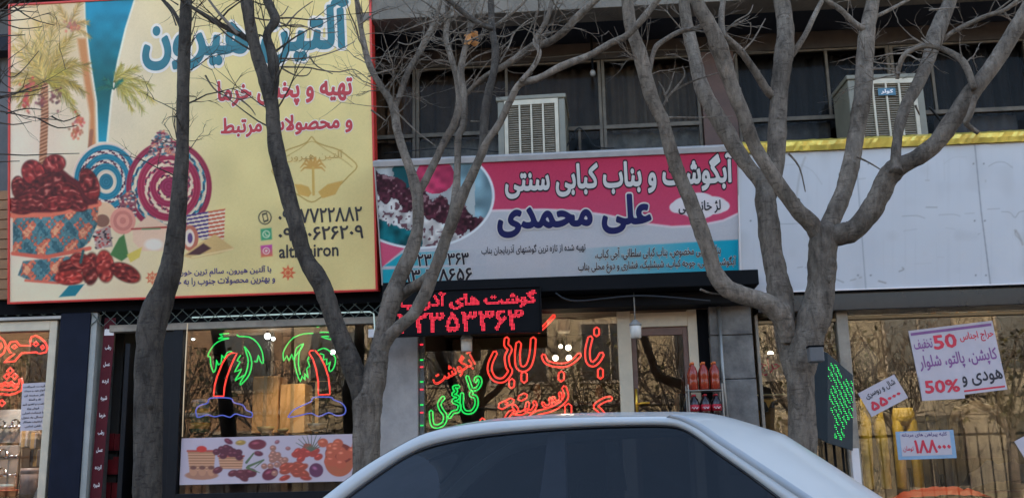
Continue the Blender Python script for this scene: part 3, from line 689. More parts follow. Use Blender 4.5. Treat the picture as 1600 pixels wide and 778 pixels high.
# ---- the kebab sign
B2 = Board((599, 441), (1153, 427), (1153, 236), (586, 262), -.24, -.64)
s2 = empty('shop_sign', label='pink and white kebab restaurant sign with a food photo', cat='sign', M=B2.M)
sign_back(B2, s2, M_alu)
M_trim = mat('pale_trim', A(150, 150, 156), .4, metal=.2)
sign_frame(B2, s2, M_trim, .012, .16, sides='blr'); MB().box(-.02, B2.w+.02, B2.h+.001, B2.h+.06, -.2, .02).build('top_trim', M_trim, s2, bevel=.006)
I = Ink(B2, .0075); x, y = I.x, I.y
base = np.array([150, 153, 163]); I.c[:] = base
I.mixin(np.exp(-((x-860)/160)**2-((y-400)/40)**2)*.5, (160, 158, 166))
PK = lambda J: (np.array([150, 42, 70])+((I.y[J]-245)[:, None]/90*np.array([8, 16, 18])))
pk_ = [(740, 225), (1160, 225), (1160, 332), (1130, 346), (1090, 354), (1050, 356), (1000, 350), (950, 338), (900, 331), (850, 329), (745, 331)]
I.poly(pk_, (186, 170, 180), 3, smooth=0); I.poly([(a, b-3 if b > 300 else b) for a, b in pk_], PK, 2)
def teal2(J):
    t_ = np.clip((I.x[J]-900)/240, 0, 1)[:, None]; return base*(1-t_)+np.array([14, 128, 156])*t_
I.poly([(860, 391), (1160, 374), (1160, 424), (860, 442)], teal2, 2)
def teal3(J):
    t_ = np.clip((I.x[J]-620)/110, 0, 1)[:, None]; return np.array([26, 130, 150])*(1-t_)+base*t_
I.poly([(600, 416), (628, 396), (760, 388), (760, 412)], teal3, 1.5); I.poly([(598, 421), (760, 415), (760, 436), (598, 445)], teal3, 1.5)
I.poly([(590, 376), (632, 388), (596, 418)], (168, 70, 100), 2)
I.ell(655, 306, 118, 83, (186, 186, 194)); 
def photo(J):
    X_, Y_ = I.x[J], I.y[J]; n1 = I.noise(9, 1)[J]; n2 = I.noise(4, 2)[J]; n3 = I.noise(16, 3)[J]
    c = np.tile(np.array([140, 146, 152.]), (len(J), 1))
    c[:] = c*(.75+.4*n3)[:, None]
    m = (Y_ > 296+.42*(X_-590)+14*(n1-.5)); c[m] = (np.array([178, 178, 182])*(.72+.42*n1[m])[:, None])
    m = m & (n2 > .68); c[m] = (90, 60, 70)
    m = (Y_ > 345+.3*(X_-590)+10*(n2-.5)) & (X_ < 660); c[m] = np.array([14, 82, 92])*(.5+.9*n1[m])[:, None]
    m = (X_ > 708) & (Y_ < 340); c[m] = np.array([108, 140, 156])*(.7+.5*n3[m])[:, None]
    m = (X_ > 728) & (X_ < 742) & (Y_ > 285); c[m] = (150, 160, 166)
    m = np.hypot((X_-633)/20, (Y_-277)/22) < .8+.4*n1; c[m] = (16, 66, 74)
    m = np.hypot((X_-680)/30, (Y_-275)/28) < 1; c[m] = np.array([158, 50, 84])*(.75+.45*n1[m])[:, None]
    q = Y_-(287+.44*(X_-590)+5*np.sin(X_*.17)); m = (np.abs(q) < 19+7*np.sin(X_*.21+1)*.5+7*(n2-.5)) & (X_ < 756)
    c[m] = (np.array([56, 28, 38])*(.4+1.0*n2[m]+.35*n1[m])[:, None]); m2 = m & (n2 > .78) & (q < 4); c[m2] = (120, 92, 100)
    return c*.93
I.ell(655, 306, 114, 79.5, photo)
for cx, cy, rx, ry in [(1072, 322, 22, 14), (1092, 316, 26, 15), (1115, 321, 22, 14), (1092, 330, 24, 12), (1096, 338, 7, 6), (1128, 322, 12, 9), (1058, 324, 12, 9)]: I.ell(cx, cy, rx, ry, (176, 172, 180))
I.c[:] += (rng.random((len(I.c), 1))-.5)*5
I.build('printed_sheet', INK, s2, 0, (2.05, 1.84, 1.55))
L_w2 = mat('soft_white_ink', A(178, 180, 186), .5, var=.05); L_nv = mat('navy_ink', A(20, 24, 78), .45); L_dk = mat('dark_ink', A(30, 26, 34), .5)
lettering(B2, 'آبگوشت و بناب کبابی سنتی', (788, 246, 1146, 304), L_w2, s2, off=.035, halo=L_dk, hoff=.085, label='white upper line')
lettering(B2, 'علی محمدی', (776, 306, 1018, 368), L_nv, s2, off=.045, halo=L_w2, hoff=.085, label='big navy name', z=.007)
lettering(B2, 'لژ خانوادگی', (1060, 311, 1126, 334), L_dk, s2, off=.02, label='cloud caption')
lettering(B2, 'تهیه شده از تازه ترین گوشتهای آذربایجان بناب', (752, 381, 915, 397), L_dk, s2, off=.012, label='small line')
lettering(B2, 'بناب کبابی مخصوص، بناب کبابی سلطانی، آجی کباب،', (930, 384, 1126, 404), L_dk, s2, off=.015, halo=L_w2, hoff=.06, label='menu line')
lettering(B2, 'آبگوشت سنتی، جوجه کباب، شیشلیک، فشاری و دوغ محلی بناب', (903, 404, 1150, 424), L_dk, s2, off=.015, halo=L_w2, hoff=.06, label='menu line')
lettering(B2, '۳۲۳۵۳۳۶۳', (640, 396, 733, 415), L_dk, s2, off=.025, halo=L_w2, hoff=.06, label='phone number')
lettering(B2, '۰۹۳۰۱۲۸۶۵۶', (622, 420, 738, 440), L_dk, s2, off=.025, halo=L_w2, hoff=.06, label='phone number')

# ---- the blank white sign
B3 = Board((1158, 456), (1640, 442), (1640, 222), (1154, 241), -.24, -.6)
s3 = empty('shop_sign', label='blank white sign with traces of removed letters under a gold strip', cat='sign', M=B3.M)
sign_back(B3, s3, M_alu); sign_frame(B3, s3, M_white, .012, .16, sides='blr')
I = Ink(B3, .008); I.c[:] = np.array([168, 175, 188]); I.mixin(np.clip((I.noise(60, 5)-.4)*.5, 0, 1), (150, 157, 172)); I.mixin(np.clip((I.y-400)/60, 0, 1)*.4, (172, 180, 196))
st_ = I.noise(5, 31); I.mixin(np.clip((np.sin(I.x*.9+4*np.sin(I.x*.21))*.5+np.sin(I.x*.37)*.6-.55), 0, 1)*.16*np.clip((I.y-215)/40, 0, 1)*I.noise(50, 33), (122, 124, 128)); I.mixin(np.clip(I.noise(26, 34)-.66, 0, 1)*.7, (140, 144, 152))
for sx_ in (1166, 1332, 1352, 1516, 1532):
    for sy_ in (256, 345, 430): I.ell(sx_+sy_*.02, sy_, 1.5, 1.5, (112, 116, 122), soft=1.2, op=.8)
gr = (128, 134, 146); dk = (84, 86, 92)
for pts, wd, c, op in [([(1545, 260), (1556, 254), (1570, 254), (1582, 262)], 1.6, dk, .7), ([(1475, 256), (1490, 246), (1510, 246)], 1.2, gr, .5), ([(1447, 324), (1464, 324)], 2, dk, .8), ([(1410, 338), (1432, 337), (1445, 341)], 1.6, dk, .7),
                       ([(1467, 336), (1490, 335), (1500, 338)], 1.4, dk, .6), ([(1508, 334), (1522, 333)], 1.4, gr, .9), ([(1543, 327), (1562, 326)], 1.5, dk, .6), ([(1565, 331), (1578, 332), (1586, 340), (1592, 332), (1600, 330)], 1.6, dk, .7),
                       ([(1412, 361), (1432, 358)], 1.3, gr, .7), ([(1478, 356), (1492, 358)], 1.3, gr, .6), ([(1405, 424), (1412, 421), (1410, 418)], 2.4, dk, .9), ([(1373, 439), (1384, 442)], 2.8, dk, .9), ([(1306, 436), (1318, 441)], 2, dk, .9), ([(1329, 438), (1337, 436)], 2, dk, .8),
                       ([(1343, 434), (1346, 433)], 2, dk, .8), ([(1246, 418), (1254, 417)], 1.6, dk, .8), ([(1258, 418), (1262, 418)], 1.5, dk, .8), ([(1228, 258), (1250, 258), (1270, 268), (1284, 288)], 1.5, gr, .7), ([(1244, 312), (1250, 270), (1258, 246)], 5, gr, .5),
                       ([(1216, 350), (1240, 350)], 1.4, gr, .9), ([(1450, 250), (1449, 280)], 2, gr, .35), ([(1475, 250), (1476, 282)], 2, gr, .3), ([(1446, 282), (1452, 282)], 1.6, dk, .7), ([(1528, 366), (1531, 365)], 1.6, dk, .6), ([(1540, 282), (1540, 284)], 3, gr, .7),
                       ([(1586, 360), (1592, 368), (1598, 382)], 5, gr, .9), ([(1588, 360), (1586, 366), (1596, 376)], 2, dk, .7), ([(1430, 412), (1456, 411)], 1.2, gr, .4), ([(1465, 402), (1475, 402)], 1.2, gr, .5), ([(1342, 280), (1352, 279)], 1.5, dk, .6)]:
    I.line(pts, wd*.85, [v*.5+78 for v in c], 1.4, op*.7, smooth=3)
I.line([(1338, 250), (1343, 320), (1353, 452)], 1.8, (124, 130, 140), 1.4, .7); I.line([(1523, 226), (1533, 330), (1548, 448)], 2.2, (116, 121, 131), 1.4, .75)
I.line([(1216, 350), (1338, 347)], 1, gr, 1, .5)
I.build('face_sheet', INK_board, s3, 0)
M_gold = mat('gold_foil', (.86, .58, .10), .32, metal=.35, bump=.5, bscale=7, var=.35, vscale=2.5)
gs = MB(); n = 90
vs = []; fs = []
for i in range(n+1):
    u_ = B3.w*i/n
    for (v_, z_) in ((B3.h+.002, -.02), (B3.h+.012, .03), (B3.h+.06, .035), (B3.h+.10, .03), (B3.h+.118, -.08)): vs.append((u_, v_+random.uniform(-.003, .003), z_+random.uniform(-.006, .006)))
for i in range(n):
    for k in range(4): a_ = i*5+k; fs.append((a_, a_+5, a_+6, a_+1))
gs.add(vs, fs).build('gold_strip', M_gold, s3)

# ---- red LED board
B4 = Board((600, 526), (846, 515), (842, 449), (598, 457), -.60)
led = empty('led_display', label='black scrolling board with red dotted lettering under the kebab sign', cat='led display', M=B4.M)
MB().box(0, B4.w, 0, B4.h, -.07, -.004).build('case', M_black, led, bevel=.006)
sign_frame(B4, led, M_black, .012, .07)
def dots(board, s, bx_, pitch, root, m, z=.001, off=.05, rad=.0042):
    xs, ys, F = text_field(shape(s)); F = F+off; jj, ii = np.nonzero(F > 0); x0, x1, y0, y1 = board.box(*bx_)
    X0_, X1_, Y0_, Y1_ = xs[ii.min()], xs[ii.max()], ys[jj.min()], ys[jj.max()]; gx, gy = np.meshgrid(np.arange(x0, x1, pitch), np.arange(y0, y1, pitch)); p = np.stack([gx.ravel(), gy.ravel()], 1)
    fi = np.clip(((p[:, 0]-x0)/(x1-x0)*(X1_-X0_)+X0_-xs[0])/(xs[1]-xs[0]), 0, len(xs)-1).round().astype(int); fj = np.clip(((p[:, 1]-y0)/(y1-y0)*(Y1_-Y0_)+Y0_-ys[0])/(ys[1]-ys[0]), 0, len(ys)-1).round().astype(int); ins = F[fj, fi] > 0
    mb = MB()
    for (px, py) in p[ins]:
        r_ = rad; mb.add([(px-r_, py-r_*.5, z), (px-r_*.5, py-r_, z), (px+r_*.5, py-r_, z), (px+r_, py-r_*.5, z), (px+r_, py+r_*.5, z), (px+r_*.5, py+r_, z), (px-r_*.5, py+r_, z), (px-r_, py+r_*.5, z), (px, py, z+r_*.8)],
                         [(k, (k+1) % 8, 8) for k in range(8)])
    o = mb.build('led_dots', m, root); o['kind'] = 'stuff'; return o
dots(B4, 'گوشت های آذریب', (624, 455, 838, 482), .0125, led, N_led)
dots(B4, '۳۲۳۵۳۳۶۳', (622, 486, 818, 517), .0125, led, N_led, off=.028)

# ================================================================ NEON in the windows
WB = Board((0, 778), (1600, 778), (1600, 480), (0, 480), .05)     # plane just inside the glass
def zz(pts, s_, ox, oy): return [(ox+a_/s_, oy+b_/s_) for a_, b_ in pts]
def neon(label): return empty('neon_sign', label=label, cat='neon sign', M=WB.M)
def supports(root, pts):
    mb = MB()
    for p in pts:
        u_, v_ = WB.loc(*p); mb.tube([(u_, v_, 0), (u_, v_, .04)], .006, 6)
    return mb.build('standoff', M_alu, root)
Z6 = (2.525, 300, 470)
def palm_neon(label, trunk, fronds, island):
    nroot = neon(label)
    neon_loops(WB, [zz(trunk, *Z6)], N_red, nroot, 'trunk_tube', 0, .0085)
    mb = MB()
    for L, cl in fronds:
        pts = [(*WB.loc(*p), 0) for p in zz(L, *Z6)]; mb.tube(cr(pts, 2), .007, 6)
    mb.build('frond_tube', N_green, nroot, True)
    neon_loops(WB, [[tuple(p) for p in cr(zz(island+island[:1], *Z6), 3)][:-1]], N_blue, nroot, 'island_tube', 0, .0065)
    supports(nroot, zz(trunk[::3], *Z6))
palm_neon('neon palm whose red trunk leans right, nearer the doorway',
          [(85, 375), (90, 330), (100, 295), (120, 245), (140, 215), (155, 205), (178, 205), (165, 230), (150, 265), (136, 305), (128, 340), (125, 375)],
          [([(145, 148), (115, 155), (88, 172), (66, 205), (64, 220), (72, 220), (74, 250), (85, 282), (95, 262), (97, 232), (104, 252), (116, 240), (118, 212), (126, 226), (140, 202), (158, 200)], 0),
           ([(178, 132), (185, 140), (225, 142), (258, 165), (278, 205), (281, 246), (270, 238), (262, 214), (256, 240), (246, 236)], 0),
           ([(206, 180), (226, 205), (236, 245), (226, 290), (205, 318), (190, 331), (192, 318), (206, 292), (170, 314), (180, 296), (196, 268), (168, 280), (190, 240), (178, 236), (192, 214)], 0), ([(206, 180), (216, 210), (222, 240), (214, 280), (204, 300)], 0),
           ([(62, 102), (95, 84), (130, 84), (158, 104)], 0), ([(70, 105), (88, 108), (106, 96), (135, 92)], 0), ([(146, 128), (108, 132), (122, 140), (104, 148), (146, 146)], 0)],
          [(20, 458), (15, 432), (30, 412), (62, 402), (72, 383), (150, 383), (165, 400), (200, 410), (214, 430), (236, 440), (234, 457), (200, 452), (170, 445), (150, 458), (120, 450), (90, 456), (60, 448), (36, 456)])
palm_neon('neon palm whose red trunk leans left, beside the forked tree',
          [(498, 370), (498, 320), (490, 270), (478, 232), (462, 205), (468, 196), (485, 195), (505, 218), (524, 255), (538, 300), (543, 340), (544, 368)],
          [([(478, 128), (440, 130), (400, 145), (374, 175), (360, 205), (362, 236), (374, 216), (382, 236), (394, 210), (400, 232), (410, 214), (430, 190), (440, 170)], 0),
           ([(440, 168), (412, 186), (404, 235), (412, 280), (428, 318), (434, 296), (446, 312), (444, 285), (458, 304), (452, 268), (464, 256), (456, 234), (462, 220)], 0), ([(440, 168), (424, 200), (420, 250), (428, 290)], 0),
           ([(496, 196), (520, 186), (546, 200), (566, 225), (560, 262), (545, 278), (540, 262), (546, 240), (530, 252), (532, 228), (518, 232), (520, 212), (504, 208)], 0),
           ([(484, 101), (505, 86), (532, 78)], 0), ([(492, 103), (520, 94)], 0), ([(504, 124), (540, 124), (548, 136), (546, 152), (510, 140), (540, 140)], 0)],
          [(378, 458), (400, 430), (440, 410), (470, 396), (480, 380), (545, 379), (560, 390), (590, 402), (606, 424), (600, 446), (570, 452), (540, 440), (500, 455), (470, 442), (430, 450), (400, 456)])
# plumbing shop neon
Z7 = (2.7, 0, 490)
nroot = neon('red neon lettering word at the top of the plumbing shop window')
neon_loops(WB, [zz([(133, 98), (150, 92), (172, 103), (190, 120), (201, 142), (194, 162), (170, 167), (150, 162), (92, 166), (62, 200), (18, 204), (34, 190), (62, 168), (42, 163), (32, 142), (44, 120), (68, 116), (84, 134), (130, 134), (127, 114)], *Z7),
                zz([(-30, 85), (-5, 95), (16, 112), (26, 136), (16, 164), (-10, 186), (-40, 190)], *Z7), zz([(50, 140), (62, 132), (72, 140), (60, 147)], *Z7), zz([(140, 128), (152, 118), (162, 128), (150, 136)], *Z7), zz([(172, 140), (180, 133), (187, 142), (178, 150)], *Z7), zz([(-6, 130), (4, 124), (8, 140), (0, 150)], *Z7)], N_red, nroot, 'letter_tube', 0, .011)
supports(nroot, zz([(170, 165), (60, 168)], *Z7))
nroot = neon('red neon lettering word with dots beside the paper notice')
dm = lambda cx, cy, r_: [(cx-r_, cy), (cx, cy-r_), (cx+r_, cy), (cx, cy+r_)]
neon_loops(WB, [zz(dm(43, 240, 13), *Z7), zz(dm(28, 264, 12), *Z7), zz(dm(62, 264, 12), *Z7), zz(dm(8, 376, 13), *Z7),
                zz([(90, 272), (96, 300), (90, 322), (66, 335), (36, 342), (10, 338), (-30, 340), (-30, 318), (4, 318), (40, 322), (66, 318), (78, 306), (60, 308), (46, 298), (36, 306), (20, 300), (8, 306), (-20, 300), (-20, 292), (8, 296), (22, 288), (36, 294), (48, 286), (62, 298), (80, 296), (82, 276)], *Z7)], N_red, nroot, 'letter_tube', 0, .011)
supports(nroot, zz([(90, 322), (20, 340)], *Z7))
# kebab shop neon
Z3 = (2.9925, 600, 440)
def strokes(label, lst, m, wd, r_=.0095, z_=Z3):
    nroot = neon(label); neon_loops(WB, [zz(strokeloop(p, w_ or wd), *z_) for p, w_ in lst], m, nroot, 'letter_tube', 0, r_)
    supports(nroot, zz([p[len(p)//2] for p, w_ in lst][:6], *z_)); return nroot
strokes('red neon outline lettering of the two large words in the kebab window',
        [([(965, 262), (952, 320), (956, 370), (978, 385), (1002, 366), (1018, 338)], 22), ([(994, 222), (994, 246)], 24), ([(1012, 412), (1012, 444)], 24),
         ([(745, 345), (760, 374), (800, 388), (850, 388), (890, 366), (914, 340)], 18), ([(830, 428), (828, 456)], 26),
         ([(795, 160), (760, 198), (722, 234)], 12), ([(630, 288), (624, 340), (628, 392), (650, 408), (676, 392), (692, 340), (698, 268)], 24), ([(655, 430), (655, 462)], 26),
         ([(574, 266), (572, 296), (588, 316), (574, 352), (580, 396), (590, 420), (560, 458), (520, 456), (496, 420), (498, 380), (520, 332)], 20), ([(598, 462), (596, 488)], 24)], N_red, 20, .0095)
strokes('red neon outline lettering slanting across the lower kebab window',
        [([(545, 582), (568, 570)], 30), ([(576, 566), (598, 556)], 28), ([(636, 545), (660, 532)], 26), ([(572, 640), (590, 612), (620, 602), (606, 580)], 18), ([(606, 612), (640, 614), (664, 598), (672, 566)], 16),
         ([(664, 600), (690, 604), (708, 578), (702, 562)], 14), ([(684, 634), (720, 612), (780, 596), (826, 570), (852, 536), (842, 494)], 20), ([(742, 566), (758, 584), (780, 572), (776, 546)], 12), ([(790, 540), (806, 562), (826, 548), (822, 520)], 12)], N_red, 16, .0085)
strokes('red neon outline lettering low beside the pale post, cut off by the car roof',
        [([(1060, 545), (1030, 552), (990, 580), (1010, 602), (1036, 634)], 20), ([(862, 580), (860, 640)], 30), ([(460, 645), (462, 660)], 22)], N_red, 18, .0085)
nroot = neon('small red neon outline word slanting under the white lamp')
neon_text(WB, 'آبگوشت', (672, 562, 746, 592), N_red, nroot, 0, .022, rot=26); supports(nroot, [(700, 588), (725, 572)])
Z8 = (5.19, 650, 530)
strokes('green neon outline name slanting in the corner of the kebab window',
        [([(415, 302), (432, 352), (452, 402), (496, 396), (522, 350), (512, 312), (486, 316), (484, 340)], 24), ([(374, 440), (372, 536), (398, 586), (456, 584), (490, 530), (484, 470), (446, 452), (452, 430)], 26),
         ([(346, 382), (308, 388), (326, 420), (302, 446), (342, 470), (300, 500), (352, 530), (340, 580), (300, 590), (270, 632)], 24), ([(222, 470), (190, 520), (206, 570), (236, 616), (226, 676), (176, 704), (132, 686), (122, 584)], 28)], N_green, 24, .008, Z8)

# light strip with red and green diodes at the window edge
ls = empty('led_strip', P(659, 600, -.06), 'vertical strip of red and green diodes at the kebab window edge', 'led strip')
lo_ = P(663, 690, -.07)-P(659, 600, -.06); hi_ = P(655, 530, -.06)-P(659, 600, -.06)
MB().box(-.02, .02, 0, .02, lo_[2], hi_[2]).build('profile', mat('strip_grey', A(86, 90, 94), .5), ls)
for i, (px, py) in enumerate([(658, 538), (659, 562), (660, 573), (661, 596), (661, 608), (662, 632), (663, 644), (664, 664)]):
    q = P(px, py, -.07)-P(659, 600, -.06); MB().box(q[0]*0-.016, .016, -.008, 0, q[2]-.006, q[2]+.006).build('diode', N_led if i % 2 == 0 else N_green, ls)
# white tube round the date window
tw = empty('light_tube', P(585, 487, -.08), 'thin white light tube bent round the corner of the date shop window', 'light tube')
o_ = P(585, 487, -.08)
MB().tube([P(p[0], p[1], -.08)-o_ for p in [(300, 496), (440, 491), (578, 487), (584, 490), (586, 520), (585, 566)]], .007, 6).build('tube', emit('white_tube', (.8, 1, .92), .07), tw, True)
MB().box(-.06, .05, -.0, .03, P(585, 522, -.08)[2]-o_[2]-.03, P(585, 514, -.08)[2]-o_[2]).build('clip', M_white, tw)
tw = empty('light_tube', P(287, 600, -.06), 'thin upright light tube at the left edge of the date window', 'light tube'); o_ = P(287, 600, -.06)
MB().tube([P(p[0], p[1], -.06)-o_ for p in [(293, 505), (290, 560), (287, 625), (285, 682)]], .006, 6).build('tube', emit('amber_tube', (1, .75, .45), .05), tw, True)

# ================================================================ PAPERS AND POSTERS
def paper(bl, br, tr, tl, label, Y=-.006, m=None, cat='paper notice', name='paper_notice'):
    pts = [P(*q, Y) for q in (bl, br, tr, tl)]; o = pts[0]; ex = pts[1]-pts[0]; wdt = np.linalg.norm(ex); ex = ex/wdt; ez = np.array([0, -1., 0]); ey = np.cross(ez, ex)
    Bd = Board.__new__(Board); Bd.o = o; Bd.ex = ex; Bd.ey = ey; Bd.ez = ez; Bd.w = wdt; Bd.h = (pts[3]-pts[0])@ey
    Bd.M = Matrix([[ex[i], ey[i], ez[i], o[i]] for i in range(3)]+[[0, 0, 0, 1]])
    root = empty(name, label=label, cat=cat, M=Bd.M)
    MB().box(0, Bd.w, 0, Bd.h, -.004, 0).build('sheet', m or M_paper, root); return Bd, root
# local fractions on a paper
def frac(Bd, a_, b_, c_, e_):
    class F: pass
    f_ = F(); f_.box = lambda *q: (a_*Bd.w, c_*Bd.w, (1-e_)*Bd.h, (1-b_)*Bd.h); return f_
def bar(Bd, root, a_, b_, c_, e_, m, z=.002, name='band'): return MB().box(a_*Bd.w, c_*Bd.w, (1-e_)*Bd.h, (1-b_)*Bd.h, 0, z).build(name, m, root)
def wr(Bd, root, s, a_, b_, c_, e_, m, off=.02, raw=False, **k): return lettering(frac(Bd, a_, b_, c_, e_), s, (0, 0, 0, 0), m, root, z=.003, off=off, raw=raw, **k)
L_r2 = mat('red_print', A(168, 40, 58), .6); L_pu = mat('purple_print', A(110, 70, 120), .6)
Bd, rt = paper((1441, 624), (1574, 608), (1565, 507), (1434, 515), 'large sale poster with red fifty and thin coloured bands')
bar(Bd, rt, .02, .035, .98, .075, L_pu); bar(Bd, rt, .35, .94, .98, .965, L_r2)
wr(Bd, rt, 'حراج اجناس', .58, .12, .98, .28, L_r2); wr(Bd, rt, '50', .26, .11, .54, .32, L_r2, raw=True, off=.03); wr(Bd, rt, 'تخفیف', .03, .14, .25, .32, L_pu)
wr(Bd, rt, 'کاپشن، پالتو، شلوار', .05, .38, .97, .62, L_pu); wr(Bd, rt, 'هودی و', .5, .70, .98, .90, L_dk)
Bd, rt = paper((1441, 626), (1508, 622), (1506, 585), (1438, 588), 'small white sheet with red fifty percent overlapping the sale poster', Y=-.014)
wr(Bd, rt, '50%', .1, .18, .92, .72, L_r2, raw=True, off=.03)
Bd, rt = paper((1362, 651), (1419, 621), (1398, 587), (1341, 614), 'tilted white price card with red digits')
wr(Bd, rt, 'شال و روسری', .12, .1, .92, .4, L_dk); wr(Bd, rt, '۵۵۰۰۰', .1, .5, .9, .86, L_r2, off=.04)
Bd, rt = paper((1404, 718), (1495, 715), (1492, 672), (1401, 674), 'white price card in a pale blue border below the sale poster', m=mat('blue_card', A(112, 140, 170), .6))
bar(Bd, rt, .07, .04, .93, .88, M_paper, .0015, 'field'); wr(Bd, rt, 'کلیه پیراهن های مردانه', .1, .06, .88, .24, L_vio); wr(Bd, rt, '۱۸۸۰۰۰', .30, .32, .92, .80, L_r2, off=.035); wr(Bd, rt, 'تومان', .1, .52, .28, .74, L_r2)
Bd, rt = paper((1604, 720), (1660, 690), (1634, 650), (1576, 694), 'tilted white price card cut off by the right edge')
wr(Bd, rt, '۷۵۰۰۰', .1, .5, .9, .86, L_r2, off=.04)
Bd, rt = paper((31, 673), (69, 671), (74, 598), (34, 599), 'white paper notice with lines of bold print in the plumbing window')
for k, (a_, b_) in enumerate([(.05, .95), (.08, .95), (.1, .92), (.3, .8), (.05, .95), (.25, .75), (.08, .95), (.05, .95), (.1, .9), (.2, .85)]):
    wr(Bd, rt, ['قیمت شیرآلات', 'انواع هود و سینک', 'گاز صفحه ای', 'نقد و اقساط', 'نصب و تعمیر شیر', 'فروش ویژه', 'با ضمانت اصلی', 'ارسال به منزل', 'تخفیف همکار', 'تلفن تماس'][k], a_, .05+k*.093, b_, .05+k*.093+.055, L_dk, off=.03)
Bd, rt = paper((1186, 596), (1225, 594), (1225, 552), (1184, 554), 'pale poster with red scrawl behind the narrow pane', Y=.06, m=mat('tan_poster', A(140, 118, 96), .7))
wr(Bd, rt, 'حراج', .1, .15, .9, .8, L_r2)
# red door strip with white writing
Bd, rt = paper((140, 778), (158, 778), (165, 497), (148, 497), 'narrow red strip with white writing down the doorway side', Y=-.03, m=mat('red_strip', (.09, .006, .01), .6, spec=.2), cat='banner', name='banner')
for k in range(10): wr(Bd, rt, ['خرما', 'رطب', 'عسل', 'ارده', 'شیره'][k % 5], .25, .06+k*.095, .8, .09+k*.095, M_white)
MB().box(.1*Bd.w, .95*Bd.w, .9*Bd.h, .935*Bd.h, 0, .006).build('sticker', M_white, rt)
# date poster on the window
BP = Board((281, 760), (552, 748), (552, 678), (283, 684), -.006)
dp = empty('window_poster', label='long lilac poster of dates and baskets along the window bottom', cat='poster', M=BP.M)
MB().box(0, BP.w, 0, BP.h, -.004, -.001).build('backing', M_white, dp)
I = Ink(BP, .006); I.c[:] = (176, 164, 180); I.mixin(np.clip((I.y-730)/30, 0, 1)*.5, (186, 178, 190))
pr = random.Random(9)
def dt(cx, cy, rx, ry, c, rot=0):
    I.ell(cx, cy, rx, ry, c, rot, 1.6); I.ell(cx-rx*.2, cy-ry*.3, rx*.4, ry*.25, [min(255, v*1.5+20) for v in c], rot, 1.6, .6)
def bask(cx, cy, w_, h_):
    I.poly([(cx-w_, cy-h_), (cx+w_, cy-h_), (cx+w_*.85, cy+h_), (cx-w_*.85, cy+h_)], lambda J: np.array([172, 124, 96])+(22*np.sin(I.y[J]*1.5))[:, None], 2)
    I.line([(cx-w_, cy-h_), (cx+w_, cy-h_)], 3, (160, 70, 62))
bask(315, 720, 22, 16); I.ell(315, 742, 26, 7, (160, 112, 92)); I.ell(315, 701, 8, 5, (184, 52, 46))
for k in range(3): I.ell(302+k*14, 735, 6, 8, (176, 126, 100)); I.ell(302+k*14, 730, 5, 3, (110, 70, 62))
bask(361, 722, 20, 10)
for k in range(14): dt(361+pr.gauss(0, 10), 706+pr.gauss(0, 5), 6, 5, (84, 40, 52))
for k in range(9): dt(370+pr.gauss(0, 16), 738+pr.gauss(0, 4), 8, 5, (92, 44, 52), pr.uniform(-40, 40))
for q in [(357, 689, 7, 4, (96, 40, 56)), (376, 691, 8, 4, (150, 120, 60)), (402, 694, 14, 8, (104, 44, 56)), (404, 708, 7, 4, (92, 40, 54)), (422, 740, 13, 9, (96, 40, 56)), (392, 738, 9, 7, (88, 40, 50)), (445, 746, 9, 4, (150, 54, 44)), (478, 746, 9, 4, (150, 60, 50)), (494, 734, 11, 11, (92, 50, 76)), (433, 690, 4, 3, (130, 80, 90)), (450, 700, 4, 3, (140, 90, 90))]: dt(*q[:4], q[4], pr.uniform(-30, 30))
for k in range(18): dt(432+pr.gauss(0, 8), 716+pr.gauss(0, 7), 5, 4.5, (146, 100, 88))
for k in range(12): dt(462+pr.gauss(0, 12), 730+pr.gauss(0, 4), 9, 5, (150, 66, 50), pr.uniform(-30, 30))
for k in range(16): dt(484+pr.gauss(0, 9), 708+pr.gauss(0, 6), 7, 5, (158, 60, 52), pr.uniform(-40, 40))
for k in range(9): a_ = R(20+k*17); I.line([(486, 704), (486+26*math.cos(a_), 700-22*math.sin(a_))], 2, (84, 92, 76), w2=.8)
for q in [[(385, 722), (396, 708), (388, 718)], [(388, 728), (412, 718), (398, 730)], [(386, 730), (406, 738)]]: I.line(q, 4, (86, 100, 72), w2=1)
I.ell(530, 720, 23, 24, (168, 88, 62)); I.ell(530, 708, 22, 16, (120, 50, 40))
for k in range(22): dt(530+pr.gauss(0, 11), 706+pr.gauss(0, 10), 8, 7, (176, 84, 62))
I.c[:] = I.c*.88+8; I.build('printed_sheet', INK, dp, 0)

# ================================================================ LAMPS
def bulb(px, py, Y, r_, m, label, group=None, cord=True):
    p = P(px, py, Y); t = empty('light_bulb', p, label, 'light bulb', group)
    MB().ball((0, 0, 0), r_, 12).build('globe', m, t, True)
    mb = MB().lathe([(r_*.45, r_*.8), (r_*.45, r_*1.7)], (0, 0, 0), 10)
    mb.tube([(0, 0, r_*1.7), (0, 0, 2.78-p[2])], .005, 5); mb.build('socket', M_dark, t)
bulb(418, 525, 1.0, .035, N_cool, 'larger glowing bulb between the two neon palms')
bulb(427, 529, 1.2, .022, N_cool, 'smaller glowing bulb right of the larger one between the palms')
bulb(520, 550, 1.1, .028, N_cool, 'glowing bulb by the right hand neon palm')
bulb(302, 529, 1.6, .02, N_cool, 'small glowing bulb at the left edge of the date window')
bulb(1204, 553, .9, .034, N_warm, 'warm glowing bulb behind the narrow clothes shop pane')
ch = empty('chandelier', P(882, 552, 1.0), 'hanging glass shade with four glowing bulbs in the kebab shop', 'lamp'); p0 = P(882, 552, 1.0)
MB().lathe([(.02, .42), (.06, .4), (.075, .25), (.06, .22), (.05, .22)], (.0, 0, 0), 14).build('shade', mat('pale_shade', (.6, .6, .55), .3), ch, True)
